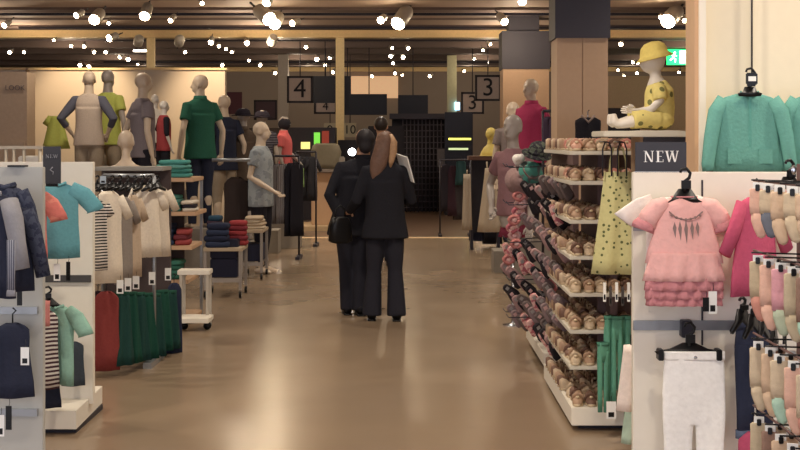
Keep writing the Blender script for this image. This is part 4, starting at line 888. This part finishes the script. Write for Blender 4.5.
o = tag(MB().loft([ring(0, 0, z, .03, .02, 14) for z in (-.13, -.1, -.02, 0)]).jitter(.004, 20).build('orange_garment', CORAL), 'orange scrap of clothing at the left of the mint tee', 'clothes', loc=P(47, 300, 190)+Vector((0, -.05, 0)))
sgn = thing('new_sign', 'small dark upright sign reading NEW between the two left panels', 'sign', P(52, 165, 196))
MB().box(-.045, .045, -.004, .004, -.095, .095).build('board', mat('sign slate', ''), sgn, smooth=False)
o = serif_new(.02).build('lettering', mat('dim print', '#8a8a90'), sgn, smooth=False); o.location = (0, -.006, .045)
MB().tube([(.005, -.006, -.01), (-.008, -.006, -.025), (.008, -.006, -.035), (.006, -.006, -.05)], .003, 6).build('emblem', mat('dim print', ''), sgn)
MB().box(-.03, .03, -.01, .01, -.11, -.095).build('holder', BLACKP, sgn, smooth=False)
# pale rails behind the near panel's top
for k, px in enumerate((6, 14, 24, 40)):
    t = thing('rail_post', 'pale upright rail post, %s from the left behind the near panel' % ORD[k], 'rail', (X(px, 150), Y(150), 0), 0, 'pale rail posts'); MB().tube([(0, 0, 0), (0, 0, Z(148, 150))], .012, 8).build('tube', mat('pale metal', '#cfc3ad', .4), t); MB().lathe([(.05, 0), (.05, .015), (.01, .02)]).build('foot', DARKM, t)
tag(MB().box(X(-20, 150), X(44, 150), Y(150)-.02, Y(150)+.02, Z(149, 150), Z(146, 150)).build('cross_rail', mat('pale metal', ''), smooth=False), 'pale horizontal rail across the posts behind the near panel', 'rail')
tag(MB().box(X(18, 110), X(45, 110), Y(110), Y(110)+.3, 0, Z(156, 110)).build('lit_shelf', WHITE, smooth=False, bevel=.01), 'white shelf top glowing above the near panel by the dark sign', 'shelf')
o = thing('shirt', 'lime green tee hung flat on the cream wall left of the raglan mannequin', 'top', P(56, 116, 78)); dress_mb(.16, .36, .42, d=.04, amp=.01).build('bodice', fab('lime', ''), o)
for sg_ in (-1, 1): MB().tube([(sg_*.06, 0, -.02), (sg_*.13, 0, -.12)], [(.03, .05), (.03, .05)], 12).build('sleeve', fab('lime', ''), o)

# ================================================================== LEFT: CLOTHES RAIL WITH CREAM TOPS AND GREEN SKIRTS
s6 = 145
def rail(lab, xa, xb, yy, z, m=GREYM, posts=True):
    t = thing('clothes_rail', lab, 'clothes rail', (0, yy, 0)); MB().tube([(xa, 0, z), (xb, 0, z)], .016, 8).build('bar', m, t)
    if posts:
        for x in (xa, xb):
            MB().tube([(x, 0, .04), (x, 0, z)], .014, 8).build('post', m, t); MB().box(x-.03, x+.03, -.25, .25, 0, .04).build('foot', m, t, smooth=False)
    return t
rail('grey clothes rail carrying the cream tops and green skirts', X(97, 142), X(160, 136), Y(140)+.05, Z(176, 140))
t = thing('shelf_tray', 'grey top tray above the black hangers on the left', 'tray', (0, Y(136), 0))
MB().box(X(92, 136), X(163, 136), 0, .35, Z(171, 136), Z(167, 136)).build('tray_board', mat('grey tray', '#8d8880'), t, smooth=False, bevel=.003)
MB().box(X(92, 136), X(163, 136), .3, .34, 0, Z(171, 136)).build('back_panel', mat('plum dark', '#4a3e3c'), t, smooth=False)
for k in range(9):
    hanger('black hanger, %s from the left along the grey clothes rail' % ORD[k], P(98+k*7.5, 184, 141)+Vector((0, -.02, 0)), w=.2, rz=R(65), hook=.06, group='black hangers on the grey rail', drop=.04, clip=False)
CRM = fab('ivory jersey', '#e6d6bc'); SND = fab('sand jersey', '#c4a98a'); GRB = fab('stone grey', '#8f8378')
def railtop(lab, px, py, s, w, h, m, rz, dy=0, ph=0, sl=.16):
    return edge_garment('shirt', lab, 'top', X(px, s), Y(s)+dy, Z(py, s), w, h, m, rz, sl, ph=ph)
railtop('ivory long top, nearest on the left clothes rail', 108, 190, 150, .2, .62, CRM, 35)
railtop('black and white striped top peeking beside the ivory long top', 98, 200, 153, .12, .46, fab('ink stripe', '#e0d6c8', pat='hstripe', col2='#3a3634', pscale=16), 30, 0, 1, .08)
railtop('stone grey top behind the ivory long top', 124, 196, 146, .14, .6, GRB, 55, 0, 2)
railtop('sand coloured top between the grey and the ivory ones', 133, 194, 144, .14, .58, SND, 60, 0, 3)
railtop('bright ivory top at the middle of the left rail', 146, 184, 141, .22, .52, CRM, 40, 0, 4)
railtop('ivory top with small dark print, last on the left rail', 159, 186, 136, .18, .52, fab('ivory print', '#dccab0'), 40, 0, 5)
sw_ = swing_tag('pale blue and white size tag above the black hangers', P(103, 176, 150), .05, .04, m=mat('blue white', '#c8d8e4'))
edge_garment('skirt', 'deep red skirt hanging lowest at the left end of the rail', 'skirt', X(107, 148), Y(148)-.02, Z(290, 148), .17, .54, fab('deep red cloth', '#8e2f2c'), 20, 0, ph=1)
edge_garment('skirt', 'dark plum skirt behind the deep red skirt', 'skirt', X(98, 143), Y(143), Z(290, 143), .1, .55, fab('dark plum', '#3f2630'), 20, 0, ph=2)
for k in range(7):
    px = 122+k*8; s = 147-k*2.2
    t = thing('skirt', 'forest green pleated skirt, %s from the left under the cream tops' % ORD[k], 'skirt', P(px, 292+k*.5-(k > 4)*4, s), R(35), 'forest green pleated skirts')
    dress_mb(.1, .19, (73-k*2.6)/s, d=.025, amp=.012, folds=7, ph=k).build('pleats', fab('bottle green %d' % (k % 2), '#114838' if k % 2 else '#16403a'), t)
    MB().loft([ring(0, 0, z, .052, .027, 20) for z in (-.02, .004)]).build('waistband', fab('bottle dark', '#164a38'), t)
    if k % 2 == 0 or k == 1: swing_tag('white tag above the %s green skirt from the left' % ORD[k], P(px-2, 280-k*2, s+4), .09, .045, group=None)
edge_garment('skirt', 'navy skirt at the right end of the green skirts', 'skirt', X(174, 133), Y(133), Z(282, 133), .12, .58, fab('navy cloth', '#252c46'), 30, 0, ph=2)

# ================================================================== LEFT: STEPPED SHELF WITH FOLDED CLOTHES AND SMALL TABLES
def pile(cx, y, z, w, d, cols, lab, n=3, h=.035, grp='folded clothes on the stepped shelves', rz=0):
    for k in range(n):
        c = cols[k % len(cols)]; o = folded_mb(w*(1-.04*k), d, h, k).build('folded_garment', fab('fold '+c, c))
        tag(o, '%s, %s up' % (lab, ORD[k]) if n > 1 else lab, 'folded clothes', grp, (cx+random.uniform(-.01, .01), y, z+.001+k*h*1.01), rz+R(random.uniform(-6, 6)))
s7 = 115; y7 = Y(s7)
su = thing('stepped_shelves', 'stepped wooden shelves with folded teal clothes behind the cream tops', 'shelves', (0, y7, 0))
lv = [(150, 193, 178), (155, 196, 212), (150, 192, 246), (155, 188, 280), (150, 192, 318)]
for a, c, py in lv: MB().box(X(a, s7), X(c, s7), 0, .6, Z(py+4, s7), Z(py, s7)).build('shelf', WOOD, su, smooth=False, bevel=.004)
for px in (152, 191): MB().box(X(px, s7)-.012, X(px, s7)+.012, .56, .6, 0, Z(178, s7)).build('post', GREYM, su, smooth=False)
MB().box(X(150, s7), X(178, s7), .3, .34, 0, Z(178, s7)).build('back_board', mat('plum dark', ''), su, smooth=False)
T3 = ['#3f9c90', '#2f8478', '#58aca0']
pile(X(170, s7), y7+.2, Z(178, s7), .3, .3, T3, 'teal folded knit on the top stepped shelf', 4, .038)
pile(X(168, s7), y7+.2, Z(212, s7), .2, .3, T3, 'teal folded knit on the second stepped shelf', 4, .035)
pile(X(187, s7), y7+.2, Z(212, s7), .14, .3, ['#d8cbb4', '#2b2730', '#d8cbb4'], 'cream or black folded tee in the narrow pile on the second shelf', 3, .03)
pile(X(162, s7), y7+.2, Z(246, s7), .16, .3, ['#33507c', '#2a4068'], 'blue folded garment on the third shelf', 4, .045)
pile(X(180, s7), y7+.2, Z(246, s7), .14, .3, ['#a83a38', '#7a2c34'], 'red folded garment beside the blue pile on the third shelf', 3, .045)
pile(X(168, s7), y7+.16, Z(280, s7), .24, .3, ['#256450', '#2f7460'], 'bottle green folded garment on the fourth shelf', 4, .04)
pile(X(166, s7), y7+.16, Z(318, s7), .24, .3, ['#2a3f56', '#2b5a5c'], 'slate blue folded garment on the lowest shelf', 5, .04)
s8 = 115.5
for px, py, lab in ((200, 268, 'higher small white table on slim legs by the stepped shelves'), (203, 312, 'lowest small white table on black castors by the aisle')):
    w = 26/s8; t = thing('side_table', lab, 'table', (X(px, s8), Y(s8)+.0, 0)); z = Z(py, s8)
    if py > 300: t.location.y -= .12
    MB().box(-w/2-.05, w/2, -.2 if py < 300 else -.3, -.01 if py < 300 else -.02, z-.04, z).build('table_top', WHITE, t, smooth=False, bevel=.004)
    if py < 300:
        for x in (-w/2-.02, w/2-.02):
            for yy in (-.185, -.03): MB().box(x-.012, x+.012, yy-.012, yy+.012, 0, z-.04).build('leg', mat('white leg', '#b9b0a2'), t, smooth=False)
    else:
        for x in (-w/2, w/2-.03):
            MB().tube([(x, -.19, .035), (x+.001, -.15, .035)], .033, 12).build('castor', BLACKP, t); MB().tube([(x, -.17, .06), (x, -.17, z-.03)], .01, 6).build('castor_stem', BLACKP, t)
def trolley(lab, xa, xb, py, s, d, under=None, cols=None, glab='', n=4):
    t = thing('display_table', lab, 'table', (0, Y(s), 0)); z = Z(py, s); x0_, x1_ = X(xa, s), X(xb, s); LG = mat('grey leg', '#9c938a', .4)
    MB().box(x0_, x1_, 0, d, z-.035, z).build('table_top', mat('table beige', '#b9a68c'), t, smooth=False, bevel=.004)
    for x in (x0_+.02, x1_-.02):
        for yy in (.02, d-.02):
            MB().box(x-.015, x+.015, yy-.015, yy+.015, .08, z-.035).build('leg', LG, t, smooth=False)
            MB().tube([(x-.012, yy, .035), (x+.012, yy, .035)], .034, 12).build('castor', BLACKP, t)
    for yy in (0, d-.03): MB().box(x0_, x1_, yy, yy+.03, .16, .2).build('lower_rail', LG, t, smooth=False)
    return t, z, (x0_+x1_)/2
t, z, cx = trolley('grey legged display table with red and navy folded clothes', 203, 242, 248, 99, .5)
pile(X(216, 99), Y(99)+.13, z, .25, .24, ['#2b3552', '#242a44'], 'navy folded jumper in the front pile on the display table', 4, .06, 'folded jumpers on the display table')
pile(X(233, 99), Y(99)+.38, z, .22, .2, ['#b03236', '#8e2a34'], 'red folded jumper in the pile behind the navy ones on the table', 5, .05, 'folded jumpers on the display table')
pile(X(210, 99), Y(99)+.385, z, .17, .2, ['#1f5a4c', '#3f2c3c', '#264860'], 'dark green folded jumper in the left rear pile on the display table', 6, .05, 'folded jumpers on the display table')
for k in range(2):
    tag(MB().box(-.14, .14, -.16, .16, 0, .19).build('storage_box', mat('navy box', '#25263a', .7), smooth=False, bevel=.01), 'dark navy storage box under the display table, %s' % ('lower one' if k == 0 else 'upper one'), 'box', loc=(cx, Y(99)+.25, .2+k*.195))
t, z, cx = trolley('second grey legged table with cream folded clothes near the grey tee mannequin', 240, 263, 230, 87.5, .6)
pile(cx, Y(87.5)+.3, z, .24, .4, ['#cdb896', '#c0a684'], 'cream folded garment on the second table', 4, .035, 'cream folded clothes on the second table')
tag(MB().box(-.11, .11, -.16, .16, 0, .2).build('storage_box', mat('navy box', ''), smooth=False, bevel=.01), 'dark box under the second grey legged table', 'box', loc=(cx, Y(87.5)+.3, .2))

# ================================================================== MIDDLE LEFT RAILS
rail('dark clothes rail behind the grey tee mannequin', X(240, 74), X(299, 74), Y(74), Z(156, 74), DARKM)
for k, (px, c, nm) in enumerate(((271, '#8f8a8c', 'light grey'), (278, '#77716f', 'mid grey'), (284, '#96908e', 'pale grey'))):
    edge_garment('cardigan', '%s long cardigan on the dark rail, %s from the left' % (nm, ORD[k]), 'cardigan', X(px, 74), Y(74), Z(163, 74), .22, .82, fab('long '+nm, c, pat='vstripe', col2='#6c6464', pscale=12), 30, .0, ph=k)
for k, px in enumerate((291, 297)): edge_garment('coat', 'black long coat on the dark rail, %s' % ('beside the grey cardigans' if k == 0 else 'at its right end'), 'coat', X(px, 74), Y(74)-.02*k, Z(162, 74), .2, 1.0, BLK, 35, .0, ph=k)
rail('short dark rail of jackets left of the checkout counter', X(296, 66), X(316, 66), Y(66), Z(152, 66), DARKM)
for k, px in enumerate((300, 306, 312)):
    edge_garment('jacket', 'charcoal jacket, %s from the left beside the checkout counter' % ORD[k], 'jacket', X(px, 66), Y(66), Z(156, 66), .18, .68, fab('charcoal jacket', '#33333a'), 40, .2, ph=k, d=.03)
edge_garment('vest', 'dark vest with lime green accents among the charcoal jackets', 'vest', X(300, 68), Y(68), Z(164, 68), .12, .34, fab('lime accent', '#7fae5c', pat='blot', col2='#33363a', pscale=9), 10, .0, hook=False)
edge_garment('coat', 'dark long coat under the brown top mannequin', 'coat', X(236, 82), Y(82), Z(176, 82), .3, .9, fab('umber', '#4a3c36'), 20, .0)
tag(MB().tube([(X(212, 88), Y(88), Z(160, 88)), (X(250, 88), Y(88), Z(160, 88))], .02, 8).build('hanging_bar', GREYM), 'thin grey bar crossing in front of the navy tee mannequin', 'rail')

# ================================================================== MIDDLE RIGHT RAIL
t = thing('display_counter', 'dark wood counter top carrying the yellow bust form', 'counter', (0, Y(69), 0))
MB().box(X(468, 69), X(503, 69), -.15, .3, Z(160, 69), Z(156, 69)).build('counter_top', mat('umber wood', '#6a4a3a', .5), t, smooth=False, bevel=.004)
MB().box(X(472, 69), X(500, 69), .1, .25, .25, Z(160, 69)).build('core', mat('dark gate board', ''), t, smooth=False)
for px in (472, 499): MB().box(X(px, 69)-.02, X(px, 69)+.02, .05, .3, 0, .3).build('leg', DARKM, t, smooth=False)
BG = fab('beige linen', '#c2ab8a')
o = thing('dress', 'beige flared dress hanging under the yellow bust form', 'dress', P(490, 168, 71)); dress_mb(.14, .36, .9, amp=.02, d=.05).build('skirt', BG, o)
for sg_ in (-1, 1): MB().tube([(sg_*.04, 0, -.02), (sg_*.045, 0, .09)], .012, 6).build('strap', BG, o)
o = thing('dress', 'narrow cream dress left of the beige flared dress', 'dress', P(467, 174, 70)); dress_mb(.1, .15, .8, amp=.012).build('skirt', fab('cream linen', '#b9a589'), o)
MB().tube([(0, 0, -.01), (0, 0, .06)], .008, 6).build('strap', BG, o)
o = thing('coat', 'long navy coat between the cream and beige dresses', 'coat', P(477, 170, 68)); dress_mb(.14, .24, 1.04, amp=.012, d=.05).build('coat_body', NAVY, o); MB().tube([(0, 0, -.01), (0, 0, .06)], .008, 6).build('hanger_hook', BLACKP, o)
o = thing('coat', 'dark coat low behind the beige flared dress', 'coat', P(493, 180, 67)); dress_mb(.24, .32, .95, amp=.012, d=.05).build('coat_body', BLK, o); MB().tube([(0, 0, -.01), (0, 0, .06)], .008, 6).build('hanger_hook', BLACKP, o)
for k, (px, py, c, nm, h) in enumerate(((446, 163, '#2e2a34', 'black', .8), (453, 165, '#3c2430', 'wine dark', .85), (461, 160, '#274c4e', 'dark teal', .42), (459, 178, '#3a3436', 'brown black', .7))):
    edge_garment('jacket', '%s jacket on the rail right of the grid gate, %s from the left' % (nm, ORD[k]), 'jacket', X(px, 60), Y(60)+.03*k, Z(py, 60), .2, h, fab('far '+nm, c), 30, .0, ph=k)
rail('thin dark rail of jackets right of the grid gate', X(440, 60), X(470, 60), Y(60), Z(160, 60), DARKM)
# garments hung by the near column
for k, (px, w) in enumerate(((548, .1), (554, .1), (560, .08))):
    edge_garment('top', 'dark purple top, %s from the left beside the magenta polo' % ORD[k], 'top', X(px, 98), Y(98)+.0, Z(116, 98), .14, .44, fab('dusk purple', '#4e3f58'), 40, .0, ph=k, group='dark purple tops on the rail')
rail('dark rail of purple tops behind the magenta polo mannequin', X(543, 98), X(566, 98), Y(98), Z(111, 98), DARKM)
vt = thing('vest', 'black sleeveless vest hung on the near tan column', 'vest', P(588, 117, 107)+Vector((0, .0, 0)))
tee_mb(.25, .32, sl=0, flare=1.0, d=.03, neck=.42).build('bodice', BLK, vt)
MB().tube([(-.06, -.0, .012), (0, -.036, -.05), (.06, -.0, .012)], .012, 8).build('neck_trim', fab('vest trim', '#8c7468'), vt)
MB().tube([(0, 0, -.03), (0, .02, .05), (.014, .03, .065)], .006, 6).build('hanger_hook', CHROME, vt)

# ================================================================== CAMERA, LIGHT
cam = bpy.data.cameras.new('camera'); co = bpy.data.objects.new('camera', cam); COL.objects.link(co)
co.location = (0, 0, 1.6); co.rotation_euler = (PI/2, 0, 0)
cam.sensor_width = 36; cam.lens = F/800*36; cam.shift_x = -5/800; cam.shift_y = -85/800; cam.clip_end = 200
sc.camera = co
w = bpy.data.worlds.new('world'); sc.world = w; w.use_nodes = True
w.node_tree.nodes['Background'].inputs[0].default_value = (.86, .88, 1, 1); w.node_tree.nodes['Background'].inputs[1].default_value = .9
def lamp(name, loc, power, col=(1, .78, .52), tgt=None, ang=100, r=.08):
    l = bpy.data.lights.new(name, 'SPOT'); l.energy = power; l.color = col; l.shadow_soft_size = r
    l.spot_size = R(ang); l.spot_blend = .7
    o = bpy.data.objects.new(name, l); COL.objects.link(o); o.location = loc
    d = (Vector(tgt) if tgt else Vector((loc[0], loc[1], 0))) - Vector(loc)
    o.rotation_euler = d.to_track_quat('-Z', 'Y').to_euler(); return o
def bulb(loc, power, col=(1, .8, .58), r=.07):  # unseen point fill light without a fixture
    l = bpy.data.lights.new('point_fill', 'POINT'); l.energy = power; l.color = col; l.shadow_soft_size = r
    o = bpy.data.objects.new('point_fill', l); COL.objects.link(o); o.location = loc; return o
for yy in (2.0, 5.2, 8.6, 12, 15.2, 18.5, 22):
    for xx in (-3.6, -.2, 3.2):
        lamp('spot_lamp', (xx, yy, 3.7), (110 if yy < 4 else 165 if yy < 11 else 110)*(.8 if xx < -3 else 1), ang=135, col=(1, .87, .72))
for yy in (24, 27, 31, 36, 40.5):
    for xx in (-8, -3, 2, 7): bulb((xx, yy, 3.45), 32 if yy < 30 else 24)  # added fill lights, unseen, to brighten the rear zone and its ceiling
lamp('spot_lamp', (X(84, 75), 16.9, 3.0), 90, tgt=(X(72, 75), 18, 2.1), ang=75)
lamp('spot_lamp', (X(212, 75), 16.9, 3.0), 90, tgt=(X(212, 75), 18, 2.1), ang=75)
lamp('spot_lamp', (1.6, 3.6, 3.6), 60, tgt=(1.5, 5.9, 2.0), ang=70)
lamp('spot_lamp', (.9, 2.6, 3.6), 85, tgt=(1.15, 4.87, 1.15), ang=45, col=(1, .88, .74))
w.node_tree.nodes['Background'].inputs[1].default_value = 1.5
sc.view_settings.view_transform = 'Standard'; sc.view_settings.look = 'None'; sc.view_settings.gamma = 1; sc.view_settings.exposure = .45
sc.cycles.sample_clamp_indirect = 4
